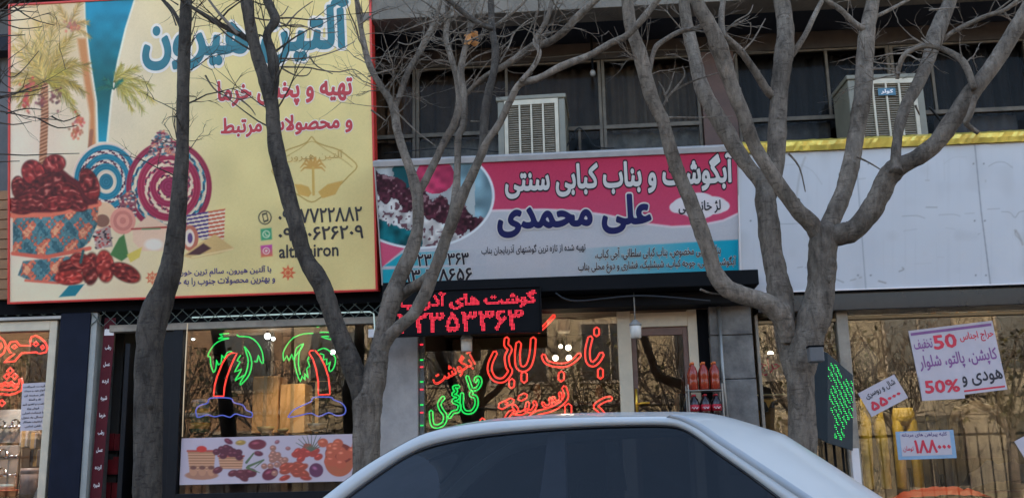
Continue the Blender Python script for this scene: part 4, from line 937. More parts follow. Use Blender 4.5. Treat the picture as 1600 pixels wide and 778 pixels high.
MB().tube([(0, 0, .42), (0, 0, 2.78-p0[2])], .006, 6).tube([(0, 0, .2), (0, 0, .05)], .008, 6).build('rod', M_dark, ch)
for (px, py) in ((888, 543), (868, 559), (889, 559), (876, 541)):
    q = P(px, py, 1.0)-p0; MB().ball(q, .032 if px != 876 else .022, 12).build('bulb', N_warm, ch, True)
dl = empty('downlight', P(1338, 474, .1), 'round glowing downlight in the clothes shop ceiling edge', 'light'); MB().lathe([(.05, .02), (.06, 0), (.05, -.01)], (0, 0, 0), 14, sx=1.2).build('lens', emit('downlight_glow', (1, .85, .6), .6), dl, True)
MB().lathe([(.075, .03), (.075, .012)], (0, 0, 0), 14, sx=1.2).build('rim', M_alu, dl)
def jar_lamp(px, py, Y, label):
    p = P(px, py, Y); t = empty('hanging_lamp', p, label, 'lamp', 'white jar lamps outside the kebab shop')
    MB().lathe([(.03, -.075), (.052, -.07), (.055, .04), (.04, .055), (.03, .06)], (0, 0, 0), 16).build('globe', mat('opal_glass', A(176, 176, 176), .25), t, True)
    MB().lathe([(.058, .042), (.058, .06), (.03, .085), (.02, .1)], (0, 0, 0), 16).tube([(0, 0, .1), (0, 0, 2.82-p[2])], .006, 6).build('cap', mat('lamp_cap', A(120, 122, 124), .4), t, True)
jar_lamp(729, 537, -.4, 'unlit white jar lamp hanging under the red dotted board')
jar_lamp(993, 516, -.4, 'unlit white jar lamp hanging beside the pale door post')
p = P(926, 112, .1); t = empty('light_bulb', p, 'bare unlit bulb hanging below the upstairs soffit', 'light bulb')
MB().ball((0, 0, -.02), .032, 10, 1.2).build('globe', mat('clear_bulb', A(110, 112, 116), .2), t, True); MB().tube([(0, 0, 0), (0, 0, 5.65-p[2])], .012, 6).build('socket', M_dark, t)

# ================================================================ EVAPORATIVE COOLERS
M_cool = mat('cooler_case', A(98, 97, 89), .5, var=.2, vscale=4); M_cream2 = mat('cooler_grille', A(156, 152, 142), .6, var=.2, vscale=5); M_hole = mat('cooler_pad', A(84, 80, 74), .9, var=.4, vscale=14)
def cooler(x0, x1, y0, y1, Y, label, rot=0, depth=.7, ncol=4, badge=False):
    X0, X1, Z0, Z1 = rect(x0, y0, x1, y1, Y); wd, h = X1-X0, Z1-Z0
    t = empty('evaporative_cooler', ((X0+X1)/2, Y, Z0), label, 'air cooler', 'evaporative coolers outside the upstairs windows'); t.rotation_euler = (0, 0, rot); a = wd/2; e = .06*wd/.6
    mb = MB().box(-a, a, .02, depth, 0, h-.05); mb.box(-a, -a+e, 0, .02, 0, h-.05); mb.box(a-e, a, 0, .02, 0, h-.05); mb.box(-a+e, a-e, 0, .02, 0, .03)
    mb.build('case', M_cool, t, bevel=.008); MB().box(-a-.015, a+.015, -.015, depth+.01, h-.05, h).build('lid', M_cool, t, bevel=.012)
    MB().box(-a+e, a-e, .012, .0195, .03, h-.05).build('pad', M_hole, t)
    g = MB(); gx0, gx1, gz0, gz1 = -a+e, a-e, .03, h-.05; fr = .035
    g.box(gx0, gx0+fr, -.012, .01, gz0, gz1); g.box(gx1-fr, gx1, -.012, .01, gz0, gz1); g.box(gx0+fr, gx1-fr, -.012, .01, gz1-fr*1.4, gz1); g.box(gx0+fr, gx1-fr, -.012, .01, gz0, gz0+fr*.8)
    iw = (gx1-gx0-2*fr)/ncol
    for k in range(1, ncol): g.box(gx0+fr+k*iw-.009, gx0+fr+k*iw+.009, -.01, .009, gz0+fr*.8, gz1-fr*1.4)
    ns = 26; zz0, zz1 = gz0+fr*.8, gz1-fr*1.4
    for c_ in range(ncol):
        for k in range(ns):
            z_ = zz0+(zz1-zz0)*(k+.5)/ns; l_ = gx0+fr+c_*iw+.009; r_ = gx0+fr+(c_+1)*iw-.009; j_ = random.uniform(-.002, .002)
            g.add([(l_, -.006, z_-.006+j_), (r_, -.006, z_-.006+j_), (r_, .006, z_+.002+j_), (l_, .006, z_+.002+j_)], [(0, 1, 2, 3)])
    g.build('grille', M_cream2, t)
    if badge:
        MB().box(-.085, .085, -.022, -.013, h*.70, h*.70+.075).build('badge', mat('blue_badge', A(58, 92, 114), .6), t, bevel=.003)
        f_ = type('F', (), {})(); f_.box = lambda *q: (-.06, .06, h*.70+.014, h*.70+.062); me = lettering(f_, 'کولر', (0,), M_white, t, z=0, off=.04)
        me.rotation_euler = (R(90), 0, 0); me.location = (0, -.0245, 0)
    return t
cooler(778, 884, 149, 262, -.35, 'grey evaporative cooler with four slatted columns above the kebab sign', R(-2), .62)
cooler(1328, 1448, 116, 232, -.35, 'grey evaporative cooler with a blue badge above the blank white sign', R(3), .5, 4, True)

def cable(pts, r_, m, label, name='cable'):
    q = [P(*p) for p in pts]; o_ = q[0]; t = empty(name, o_, label, name); MB().tube([v-o_ for v in cr(q, 6)], r_, 6).build('cord', m, t, True)
M_cab = mat('black_cable', (.012, .012, .012), .6)
cable([(1452, 168, -.2), (1470, 190, .0), (1478, 215, .1), (1482, 225, .1)], .012, M_cab, 'black hose running down from the cooler with the blue badge', 'hose')
cable([(885, 230, -.2), (905, 200, .1), (930, 228, .15), (960, 232, .2)], .008, M_cab, 'thin black cable looping from the left cooler to the window')
cable([(600, 240, .1), (700, 232, .1), (780, 238, .0)], .006, M_cab, 'thin cable sagging below the upstairs window left of the cooler')
cable([(700, 70, .2), (830, 90, .18), (926, 84, .12), (1060, 78, .2), (1200, 82, .2)], .006, mat('grey_cable', A(70, 68, 66), .6), 'grey cable strung along the lintel past the bare bulb')
cable([(868, 458, -.56), (900, 470, -.57), (1000, 462, -.57), (1110, 470, -.56)], .008, M_cab, 'black cable drooping across the shutter box')

# ================================================================ TREES
def bark(name, c, c2):
    m = bpy.data.materials.new(name); m.use_nodes = True; n = m.node_tree.nodes; l = m.node_tree.links; b = n['Principled BSDF']; b.inputs['Roughness'].default_value = .92; b.inputs['Specular IOR Level'].default_value = .15
    tc = n.new('ShaderNodeTexCoord')
    def noise(scale, det, rough, vec=(1, 1, 1)):
        mp_ = n.new('ShaderNodeMapping'); mp_.inputs['Scale'].default_value = vec; l.new(tc.outputs['Object'], mp_.inputs[0])
        z = n.new('ShaderNodeTexNoise'); z.inputs['Scale'].default_value = scale; z.inputs['Detail'].default_value = det; z.inputs['Roughness'].default_value = rough; z.inputs['Distortion'].default_value = .4; l.new(mp_.outputs[0], z.inputs['Vector']); return z.outputs['Fac']
    def ramp(f, p0, c0, p1, c1):
        r_ = n.new('ShaderNodeValToRGB'); e = r_.color_ramp.elements; e[0].position = p0; e[0].color = list(c0)+[1]; e[1].position = p1; e[1].color = list(c1)+[1]; l.new(f, r_.inputs[0]); return r_.outputs[0]
    def mul(a_, b_, k):
        mx = n.new('ShaderNodeMix'); mx.data_type = 'RGBA'; mx.blend_type = 'MULTIPLY'; mx.inputs[0].default_value = k; l.new(a_, mx.inputs[6]); l.new(b_, mx.inputs[7]); return mx.outputs[2]
    z0 = noise(2.6, 3, .5); z1 = noise(4, 8, .75, (5, 5, 1.6)); z2 = noise(5, 3, .5, (3, 3, 12)); z3 = noise(40, 4, .7)
    col = ramp(z1, .34, c2, .66, c); col = mul(col, ramp(z0, .35, (.5, .49, .48), .62, (1.0, 1.0, 1.0)), .85); col = mul(col, ramp(z2, .33, (.35, .33, .31), .42, (1, 1, 1)), .55); col = mul(col, ramp(z3, .3, (.7, .7, .7), .6, (1, 1, 1)), .6)
    l.new(col, b.inputs['Base Color']); prev = None
    for f_, st_, ds in ((z1, .9, .022), (z2, .35, .01), (z3, .5, .006)):
        bp = n.new('ShaderNodeBump'); bp.inputs['Strength'].default_value = st_; bp.inputs['Distance'].default_value = ds; l.new(f_, bp.inputs['Height'])
        if prev: l.new(prev, bp.inputs['Normal'])
        prev = bp.outputs[0]
    l.new(prev, b.inputs['Normal']); return m
BK_d = bark('dark_bark', A(84, 80, 77), A(48, 46, 45)); BK_l = bark('grey_bark', A(130, 123, 117), A(80, 75, 71)); BK_m = bark('brown_grey_bark', A(117, 111, 106), A(68, 64, 61))
TW = mat('twig_bark', A(96, 90, 86), .9, var=.3)
def limb_pts(pix, Y0, Y1, sub=5):
    n = len(pix); raw = []
    for i, (px, py, w_) in enumerate(pix):
        Y = Y0+(Y1-Y0)*i/max(1, n-1); q = P(px, py, Y); dist = (q-CAM)@fwd; raw.append((*q, w_/2*dist/FPX))
    return cr(raw, sub)
def limb(pix, Y0, Y1, m, root, name='limb', n=12, jit=.045, ext=None):
    c = limb_pts(pix, Y0, Y1); o = np.array(root.location)
    if ext: c = [np.array(ext)]+c
    pts = [q[:3]-o for q in c]; rad = [q[3]*(1+.035*math.sin(i*.45+q[0]*7)+.025*math.sin(i*.83+q[2]*5)) for i, q in enumerate(c)]
    mb = MB().tube(pts, rad, n, jit=jit)
    for k in range(2, len(c)-2):                                   # bark knots
        if random.random() < .16:
            a_ = random.uniform(0, 6.28); r_ = rad[k]; mb.ball(pts[k]+np.array([math.cos(a_), -abs(math.sin(a_)), .2])*r_*.82, r_*random.uniform(.22, .34), 6, 1.3)
    mb.build(name, m, root, True); return c
def twig(mb, p, dirv, L, r_, depth, o, rr, droop=.0):
    p = np.array(p, float); dv = np.array(dirv, float); dv /= np.linalg.norm(dv); n = 5; pts = [p-o]; rads = [r_]
    for i in range(n):
        dv = dv+np.array([rr.gauss(0, .16), rr.gauss(0, .14), rr.gauss(0.03, .14)-droop]); dv /= np.linalg.norm(dv); p = p+dv*L/n; pts.append(p-o); rads.append(r_*(1-.75*(i+1)/n))
        if depth > 0 and i >= 1 and rr.random() < .62:
            sd_ = dv+np.array([rr.gauss(0, .7), rr.gauss(0, .5), rr.gauss(0, .6)]); twig(mb, p, sd_, L*rr.uniform(.35, .65), r_*.55, depth-1, o, rr, droop)
    mb.tube(pts, rads, 5 if r_ > .006 else 4)
def twigs(root, limbs, count, seed, m=TW, L=(.25, .7), up=.5, ymin=4.2, depth=2, rad=(.004, .009)):
    rr = random.Random(seed); mb = MB(); o = np.array(root.location); pool = [(c, i) for c in limbs for i in range(1, len(c)-1) if c[i][2] > ymin]
    for k in range(count):
        c, i = rr.choice(pool); t_ = c[i+1][:3]-c[i-1][:3]; t_ = t_/np.linalg.norm(t_); sd_ = np.array([rr.gauss(0, 1), rr.gauss(0, .7), rr.gauss(0, .5)]); dv = t_*.7+sd_*.8+np.array([0, 0, up])
        twig(mb, c[i][:3], dv, rr.uniform(*L), min(c[i][3]*.5, rr.uniform(*rad)), depth, o, rr)
    mb.build('twigs', m, root)
def tracetwigs(root, lst, Y, m=TW, w_=3):
    mb = MB(); o = np.array(root.location)
    for pl in lst:
        pts = [P(px+random.uniform(-1, 1), py, Y+.04*i) for i, (px, py) in enumerate(pl)]; c = cr(pts, 3); rd = [(w_/2*6.9/FPX)*(1-.65*i/len(c)) for i in range(len(c))]
        mb.tube([q-o for q in c], rd, 5)
    mb.build('twigs', m, root)
def tree(px, py, Y, label):
    p = P(px, py, Y); return empty('bare_tree', (p[0], Y, 0), label, 'tree')
def ground(px, py, w_, Y): q = P(px, py, Y); return (q[0], Y, -.1, w_*1.15/2*(Y-CAM[1])/FPX)
# tree A
tA = tree(230, 778, -3.1, 'dark bare tree with one straight trunk in front of the date billboard')
cA = limb([(230, 778, 45), (231, 700, 43), (232, 600, 43), (234, 540, 43), (238, 505, 44), (250, 470, 42), (266, 425, 35), (274, 375, 29), (278, 330, 27), (281, 290, 24), (285, 230, 19), (286, 150, 20), (288, 80, 19), (291, 0, 17), (294, -90, 13), (290, -200, 8)], -3.1, -2.9, BK_d, tA, 'trunk', 16, .03, ground(230, 778, 48, -3.1))
cA2 = limb([(290, 60, 8), (272, 20, 6), (250, -5, 5), (225, -40, 3)], -2.9, -2.6, BK_d, tA)
twigs(tA, [cA[45:]], 20, 11, BK_d, (.2, .6), .2, 3.3)
tracetwigs(tA, [[(290, 150), (300, 151), (306, 151)], [(276, 183), (272, 182)], [(278, 8), (262, -2)], [(275, 40), (268, 20), (255, 5)]], -3.0, BK_d, 3)
# tree beyond the left edge: only twigs reach in
tZ = tree(-150, 778, -3.3, 'bare tree at the left edge, only its thin dark twigs reaching into view')
cZ = limb([(-150, 778, 48), (-150, 600, 44), (-145, 400, 36), (-150, 200, 26), (-140, 50, 18), (-130, -100, 10)], -3.3, -3.0, BK_d, tZ, 'trunk', 14, .03, ground(-150, 778, 50, -3.3))
cZ2 = limb([(-145, 330, 20), (-80, 230, 12), (-30, 170, 8), (0, 150, 5)], -3.2, -3.2, BK_d, tZ); cZ3 = limb([(-145, 250, 18), (-90, 120, 12), (-40, 50, 8), (0, 30, 5)], -3.2, -3.0, BK_d, tZ)
tracetwigs(tZ, [[(-40, 242), (0, 241), (40, 243), (80, 241), (125, 240)], [(-30, 255), (0, 253), (30, 252)], [(-30, 140), (10, 145), (50, 143), (75, 135)], [(-20, 170), (20, 178), (60, 185), (95, 188)], [(10, 178), (40, 170), (66, 172)], [(-20, 15), (25, 17), (60, 20)], [(-10, 30), (30, 45), (66, 42)], [(0, 57), (40, 55)],
               [(20, 10), (50, 30), (85, 40)], [(-20, 80), (10, 118), (30, 115), (60, 80)], [(-20, 95), (5, 130), (22, 140)], [(60, 185), (90, 200), (120, 196)], [(80, 182), (100, 190), (125, 180)], [(-10, 190), (20, 195), (50, 190)]], -3.2, BK_d, 3)
twigs(tZ, [cZ2[8:], cZ3[8:]], 16, 21, BK_d, (.25, .6), .0, 2.6)
# tree B
tB = tree(573, 778, -3.2, 'forked bare tree dividing low in front of the pale stone pillar')
GB = ground(570, 778, 48, -3.2)
cB0 = limb([(570, 778, 46), (572, 720, 44), (573, 660, 43), (575, 625, 46), (582, 598, 42), (589, 570, 34), (595, 548, 26)], -3.2, -3.2, BK_m, tB, 'trunk', 16, .03, GB)
cB1 = limb([(571, 660, 30), (566, 620, 33), (557, 590, 33), (546, 560, 31), (530, 522, 29), (512, 470, 29), (499, 438, 29), (476, 400, 25), (462, 350, 26), (446, 290, 26), (432, 235, 24), (427, 195, 22), (424, 160, 22), (412, 120, 20), (401, 84, 19), (392, 45, 19), (385, 0, 18), (378, -80, 13), (380, -170, 8)], -3.2, -3.4, BK_d, tB)
cB1b = limb([(424, 160, 16), (428, 120, 18), (425, 85, 16), (417, 55, 13), (430, 33, 15), (424, 15, 14), (416, -5, 14), (400, -70, 9)], -3.3, -3.1, BK_d, tB)
cB1c = limb([(396, 66, 10), (370, 52, 9), (340, 36, 8), (310, 18, 6), (290, 4, 5), (270, -20, 4)], -3.3, -3.5, BK_d, tB)
cB1d = limb([(372, 54, 5), (350, 30, 5), (335, 12, 4), (322, -6, 3)], -3.4, -3.4, TW, tB)
cB2 = limb([(577, 660, 28), (582, 615, 34), (588, 575, 32), (594, 540, 29), (603, 500, 28), (614, 465, 30), (622, 438, 26), (640, 400, 23), (652, 360, 19), (653, 320, 18), (650, 295, 18), (641, 265, 15), (630, 235, 14), (620, 200, 13), (615, 168, 14), (600, 142, 11), (585, 118, 10), (574, 92, 10), (567, 60, 9), (560, 20, 8), (552, -40, 6)], -3.2, -2.7, BK_l, tB)
cB3 = limb([(615, 172, 10), (626, 145, 10), (638, 112, 9), (653, 86, 9), (668, 56, 8), (680, 32, 7), (692, -10, 5)], -2.8, -2.6, BK_l, tB)
cB4 = limb([(652, 306, 12), (664, 284, 12), (682, 248, 12), (694, 222, 12), (709, 195, 12), (717, 165, 12), (717, 132, 13), (708, 100, 10), (698, 68, 9), (697, 48, 9), (700, 20, 8), (692, -20, 6)], -2.9, -2.5, BK_l, tB)
cB5 = limb([(592, 560, 22), (604, 532, 21), (622, 512, 19), (645, 492, 20), (662, 464, 20), (672, 440, 20), (684, 410, 19), (696, 375, 18), (708, 342, 20), (718, 315, 18), (735, 280, 15), (750, 247, 13), (762, 220, 12), (780, 194, 11), (797, 158, 11), (812, 132, 11), (841, 123, 11), (878, 104, 12), (921, 87, 11), (954, 68, 11), (978, 57, 11), (1004, 30, 11), (1036, -10, 9)], -3.15, -3.6, BK_l, tB)
cB5b = limb([(622, 466, 18), (640, 452, 17), (660, 440, 17), (676, 424, 15)], -3.0, -3.2, BK_l, tB)
cB6 = limb([(704, 350, 14), (712, 305, 13), (715, 255, 11), (716, 215, 11), (724, 195, 11), (725, 150, 11), (720, 112, 11), (729, 66, 8), (738, 30, 7), (742, -20, 5)], -3.25, -2.9, BK_l, tB)
cB7 = limb([(742, 262, 12), (754, 234, 14), (757, 186, 14), (763, 146, 13), (772, 110, 12), (774, 75, 12), (769, 48, 11), (767, 0, 10), (764, -60, 7)], -3.3, -3.0, BK_d, tB)
cB8 = limb([(728, 148, 7), (744, 132, 8), (760, 119, 9), (800, 96, 11), (834, 72, 13), (856, 67, 13), (881, 50, 12), (903, 26, 12), (936, -4, 10), (980, -50, 7)], -2.95, -3.4, BK_l, tB)
cB9 = limb([(813, 128, 8), (834, 104, 8), (843, 82, 7), (836, 64, 8), (853, 34, 8), (863, 0, 7), (870, -40, 5)], -3.5, -3.3, BK_l, tB)
cB10 = limb([(770, 46, 8), (750, 38, 8), (734, 28, 9), (712, 10, 8), (696, -4, 8)], -3.1, -3.2, BK_d, tB); cB11 = limb([(768, 44, 6), (788, 30, 5), (814, 8, 5), (830, -12, 4)], -3.0, -3.0, BK_l, tB)
tracetwigs(tB, [[(437, 92), (470, 92), (500, 88), (530, 78), (555, 65)], [(437, 105), (480, 106), (500, 110), (530, 113), (553, 109), (580, 128)], [(440, 107), (462, 118), (480, 118), (486, 108)], [(482, 88), (496, 104), (520, 116)], [(435, 42), (470, 40), (500, 52), (530, 50)], [(395, 28), (420, 32), (440, 24), (450, 10)], [(424, 30), (455, 42), (480, 42)], [(445, 42), (465, 20), (490, 2)],
               [(575, 120), (600, 112), (620, 106)], [(320, 118), (334, 138), (350, 150), (375, 155), (395, 152)], [(375, 155), (390, 168), (400, 180)], [(615, 170), (650, 205), (680, 228)], [(580, 172), (605, 190)], [(680, 32), (660, 38), (630, 48), (608, 52)], [(668, 56), (640, 70), (622, 66)], [(560, 40), (590, 20), (620, 12)], [(690, 40), (665, 24), (640, 20)],
               [(729, 66), (760, 54), (790, 58), (815, 42), (840, 30)], [(722, 108), (745, 88), (775, 78), (800, 62)], [(735, 190), (753, 190)], [(780, 98), (796, 72), (806, 50), (830, 30), (850, 25)], [(700, 70), (715, 62), (730, 64)], [(697, 50), (720, 52), (745, 48)]], -3.1, BK_l, 3.4)
twigs(tB, [cB1[50:], cB1b, cB1c], 34, 31, BK_d, (.25, .7), .1, 3.5); twigs(tB, [cB2[60:], cB3, cB4[30:], cB6[25:], cB10], 84, 32, BK_l, (.2, .6), .2, 3.75); twigs(tB, [cB7[20:], cB8, cB9, cB11], 34, 33, BK_l, (.2, .5), .3, 3.8)
lf = P(737, 60, -3.0)-np.array(tB.location); rr = random.Random(4); mb = MB()
for k in range(7):
    c_ = lf+np.array([rr.uniform(-.035, .035), rr.uniform(-.03, .03), rr.uniform(-.06, .05)]); u_ = np.array([rr.gauss(0, 1), rr.gauss(0, .6), rr.gauss(0, 1)]); u_ /= np.linalg.norm(u_); v_ = np.cross(u_, [0.2, 1, .1]); v_ /= np.linalg.norm(v_)
    mb.add([c_-u_*.04, c_+v_*.022, c_+u_*.045, c_-v_*.022+np.array([0, .01, 0])], [(0, 1, 2), (0, 2, 3)])
o = mb.build('dry_leaf', mat('dry_leaf', A(166, 118, 72), .8), tB); o['label'] = 'curled orange brown dead leaf'
# tree C
tC = tree(1272, 778, -3.1, 'stout bare tree with many thick limbs in front of the blank white sign')
cC0 = limb([(1257, 778, 48), (1255, 720, 44), (1253, 650, 42), (1251, 600, 43), (1252, 568, 47), (1258, 542, 50), (1266, 516, 50), (1274, 490, 49), (1281, 460, 46), (1284, 430, 43), (1285, 400, 43), (1287, 376, 46), (1289, 358, 40), (1289, 346, 18)], -3.1, -3.15, BK_m, tC, 'trunk', 18, .03, ground(1257, 778, 50, -3.1))
cC1 = limb([(1232, 535, 24), (1228, 512, 30), (1220, 492, 33), (1208, 480, 33), (1190, 470, 31), (1160, 461, 29), (1134, 449, 28), (1117, 425, 26), (1108, 395, 25), (1097, 364, 24), (1080, 317, 23), (1066, 285, 23), (1057, 262, 22), (1046, 228, 21), (1036, 190, 21), (1022, 162, 22), (1011, 128, 22), (998, 78, 22), (986, 44, 20), (980, 0, 18), (972, -70, 12)], -3.1, -3.5, BK_l, tC)
cC2 = limb([(1249, 620, 26), (1243, 585, 34), (1235, 550, 36), (1228, 520, 35), (1223, 490, 37), (1219, 460, 38), (1213, 428, 35), (1206, 392, 34), (1201, 350, 33), (1196, 310, 33), (1196, 285, 30)], -3.1, -2.9, BK_m, tC)
cC3 = limb([(1198, 300, 24), (1184, 278, 24), (1164, 254, 23), (1146, 226, 26), (1130, 198, 28), (1114, 172, 26), (1101, 148, 24), (1093, 124, 22), (1086, 92, 21), (1078, 60, 19), (1070, 18, 18), (1064, -40, 14)], -2.9, -2.5, BK_l, tC)
cC4 = limb([(1200, 305, 28), (1210, 268, 28), (1214, 218, 28), (1217, 150, 28), (1223, 100, 29), (1227, 60, 28), (1226, 30, 26), (1221, -5, 24), (1216, -80, 16)], -2.9, -2.7, BK_m, tC)
cC5 = limb([(1282, 372, 30), (1268, 350, 27), (1247, 330, 24), (1221, 294, 23), (1196, 257, 22), (1176, 222, 21), (1163, 184, 22), (1146, 142, 23), (1134, 106, 25), (1124, 76, 27), (1111, 44, 24), (1092, 10, 22), (1072, -40, 16)], -3.15, -3.5, BK_l, tC)
cC6 = limb([(1216, 150, 14), (1202, 146, 14), (1181, 114, 12), (1157, 80, 11), (1134, 58, 10), (1120, 40, 8)], -2.8, -3.1, BK_l, tC)
cC8 = limb([(1288, 368, 30), (1302, 338, 28), (1317, 303, 28), (1329, 260, 27), (1335, 225, 26), (1343, 180, 27), (1349, 140, 27), (1351, 100, 28), (1355, 50, 24), (1365, -4, 20), (1372, -70, 13)], -3.15, -2.8, BK_l, tC)
cC9 = limb([(1296, 370, 34), (1316, 366, 34), (1336, 358, 34), (1360, 330, 32), (1374, 305, 34), (1386, 280, 33), (1402, 262, 31), (1434, 246, 26), (1464, 222, 27), (1486, 192, 28), (1517, 147, 27), (1552, 102, 24), (1582, 54, 24), (1604, 14, 21), (1640, -50, 14)], -3.15, -3.6, BK_m, tC)
cC10 = limb([(1400, 270, 20), (1400, 240, 16), (1404, 205, 15), (1414, 168, 18), (1433, 134, 20), (1450, 96, 20), (1460, 62, 26), (1470, 36, 25), (1486, -4, 20), (1500, -70, 12)], -3.4, -3.0, BK_m, tC)
cC11 = limb([(1522, 140, 10), (1507, 100, 11), (1484, 82, 9), (1454, 72, 9), (1432, 76, 8), (1414, 86, 8), (1405, 104, 8), (1402, 124, 6)], -3.55, -3.3, BK_l, tC)
cC12 = limb([(1524, 150, 9), (1516, 178, 9), (1510, 193, 9), (1528, 208, 7)], -3.6, -3.5, BK_l, tC); cC13 = limb([(1474, 62, 8), (1490, 50, 7), (1517, 36, 8), (1545, 24, 7), (1570, 16, 7), (1596, -4, 6)], -3.1, -3.3, BK_l, tC)
cC14 = limb([(1350, 46, 10), (1334, 36, 10), (1316, 18, 9), (1294, 2, 8), (1270, -20, 6)], -2.9, -3.0, BK_l, tC); cC15 = limb([(1345, 42, 7), (1366, 28, 6), (1390, 16, 6), (1420, 0, 5)], -2.9, -2.8, BK_l, tC)
cC16 = limb([(1218, 110, 8), (1238, 86, 9), (1258, 55, 9), (1270, 30, 8), (1284, 2, 7)], -2.7, -2.6, BK_l, tC); cC17 = limb([(1012, 125, 8), (1022, 80, 8), (1034, 66, 8), (1062, 50, 8), (1082, 46, 7), (1112, 40, 6)], -3.4, -3.2, BK_l, tC)
cC18 = limb([(1130, 60, 9), (1127, 30, 10), (1130, 0, 9), (1134, -50, 6)], -3.4, -3.2, BK_l, tC)
tracetwigs(tC, [[(1035, 184), (1070, 184), (1100, 184), (1145, 182)], [(1036, 165), (1050, 145), (1080, 128), (1110, 118), (1135, 108), (1150, 84)], [(1365, 108), (1385, 108), (1402, 108)], [(1042, 160), (1036, 140), (1030, 128)], [(1048, 146), (1070, 120), (1066, 104)], [(1038, 150), (1046, 138), (1054, 112)], [(1160, 80), (1178, 62), (1195, 30)], [(1131, 52), (1150, 34), (1170, 22), (1176, 8)], [(1338, 245), (1360, 255), (1380, 268)],
               [(1095, 452), (1110, 458), (1135, 460)], [(1454, 72), (1440, 60)], [(1430, 165), (1436, 180)], [(1567, 17), (1585, 40), (1590, 46)], [(1452, 16), (1475, 14), (1498, 12)], [(1232, 240), (1250, 262), (1258, 300)]], -3.2, BK_l, 4)
twigs(tC, [cC1[70:], cC3[35:], cC5[45:], cC17], 30, 41, BK_l, (.15, .45), .2, 3.7); twigs(tC, [cC8[30:], cC10[25:], cC13, cC14, cC11], 34, 42, BK_l, (.15, .4), .2, 3.7)
# meter box strapped to the trunk
t = empty('meter_box', P(1275, 552, -3.35), 'small grey box strapped to the stout trunk', 'box'); MB().box(-.045, .045, -.03, .06, -.055, .04).build('case', mat('meter_grey', A(72, 74, 78), .6), t, bevel=.008); MB().box(-.05, .05, -.035, .06, .04, .05).build('lid', M_dark, t, bevel=.004)

# ================================================================ CAR
PSI = R(11)
car = empty('parked_car', (0.1, -5.3, -.12), 'pale silver saloon car with dark side glass at the bottom of the photo', 'car'); car.rotation_euler = (0, 0, -PSI)
bpy.context.view_layer.update()
Rz = np.array([[math.cos(PSI), math.sin(PSI), 0], [-math.sin(PSI), math.cos(PSI), 0], [0, 0, 1]]); CO = np.array([.1, -5.3, -.12])
def carpx(px, py, yl):           # photo ray to a point of the car's side plane, in car coordinates
    c_ = Rz.T@(CAM-CO); dd = Rz.T@ray(px, py); return c_+dd*((yl-c_[1])/dd[1])
def hw(z): return .66+(1.50-z)*.42 if z > 1.1 else .828     # half width of the glasshouse at a height
def side(px, py):
    yl = -.7
    for _ in range(4): q = carpx(px, py, yl); yl = -hw(q[2])
    return q
M_paint = mat('silver_white_paint', A(150, 158, 166), .38, metal=.0, var=.03, coat=.5, spec=.5)
M_rub = mat('rubber_seal', A(40, 42, 48), .5, var=.1); M_gut = mat('grey_moulding', A(128, 138, 150), .4, var=.05)
G_car = glass('tinted_glass', (.16, .17, .19), 1.40, 0, 0, .0); G_rear = glass('rear_glass', (.45, .47, .5), 1.5, 0, 0, .12)
gl = [(500, 815), (545, 776), (600, 736), (640, 711), (680, 696), (740, 684), (820, 675), (900, 669), (980, 666), (1040, 666), (1066, 671), (1090, 685), (1119, 707), (1146, 726), (1175, 747), (1217, 779), (1260, 812)]
ol = [(455, 815), (505, 776), (562, 733), (618, 699), (668, 675), (738, 661), (820, 654), (900, 651), (980, 650), (1050, 650), (1078, 658), (1104, 673), (1132, 692), (1160, 712), (1192, 734), (1240, 766), (1300, 806)]
glp = [np.array(side(*q)) for q in gl]; olp = [np.array(side(*q)) for q in ol]
zbelt = .5*(glp[0][2]+glp[-1][2])
def loft(rows):
    vs = [tuple(v) for r_ in rows for v in r_]; n = len(rows[0]); fs = []
    for i in range(len(rows)-1):
        for k in range(n-1): fs.append((i*n+k, i*n+k+1, (i+1)*n+k+1, (i+1)*n+k))
    return vs, fs
g_s = cr(glp, 4); o_s = cr(olp, 4)
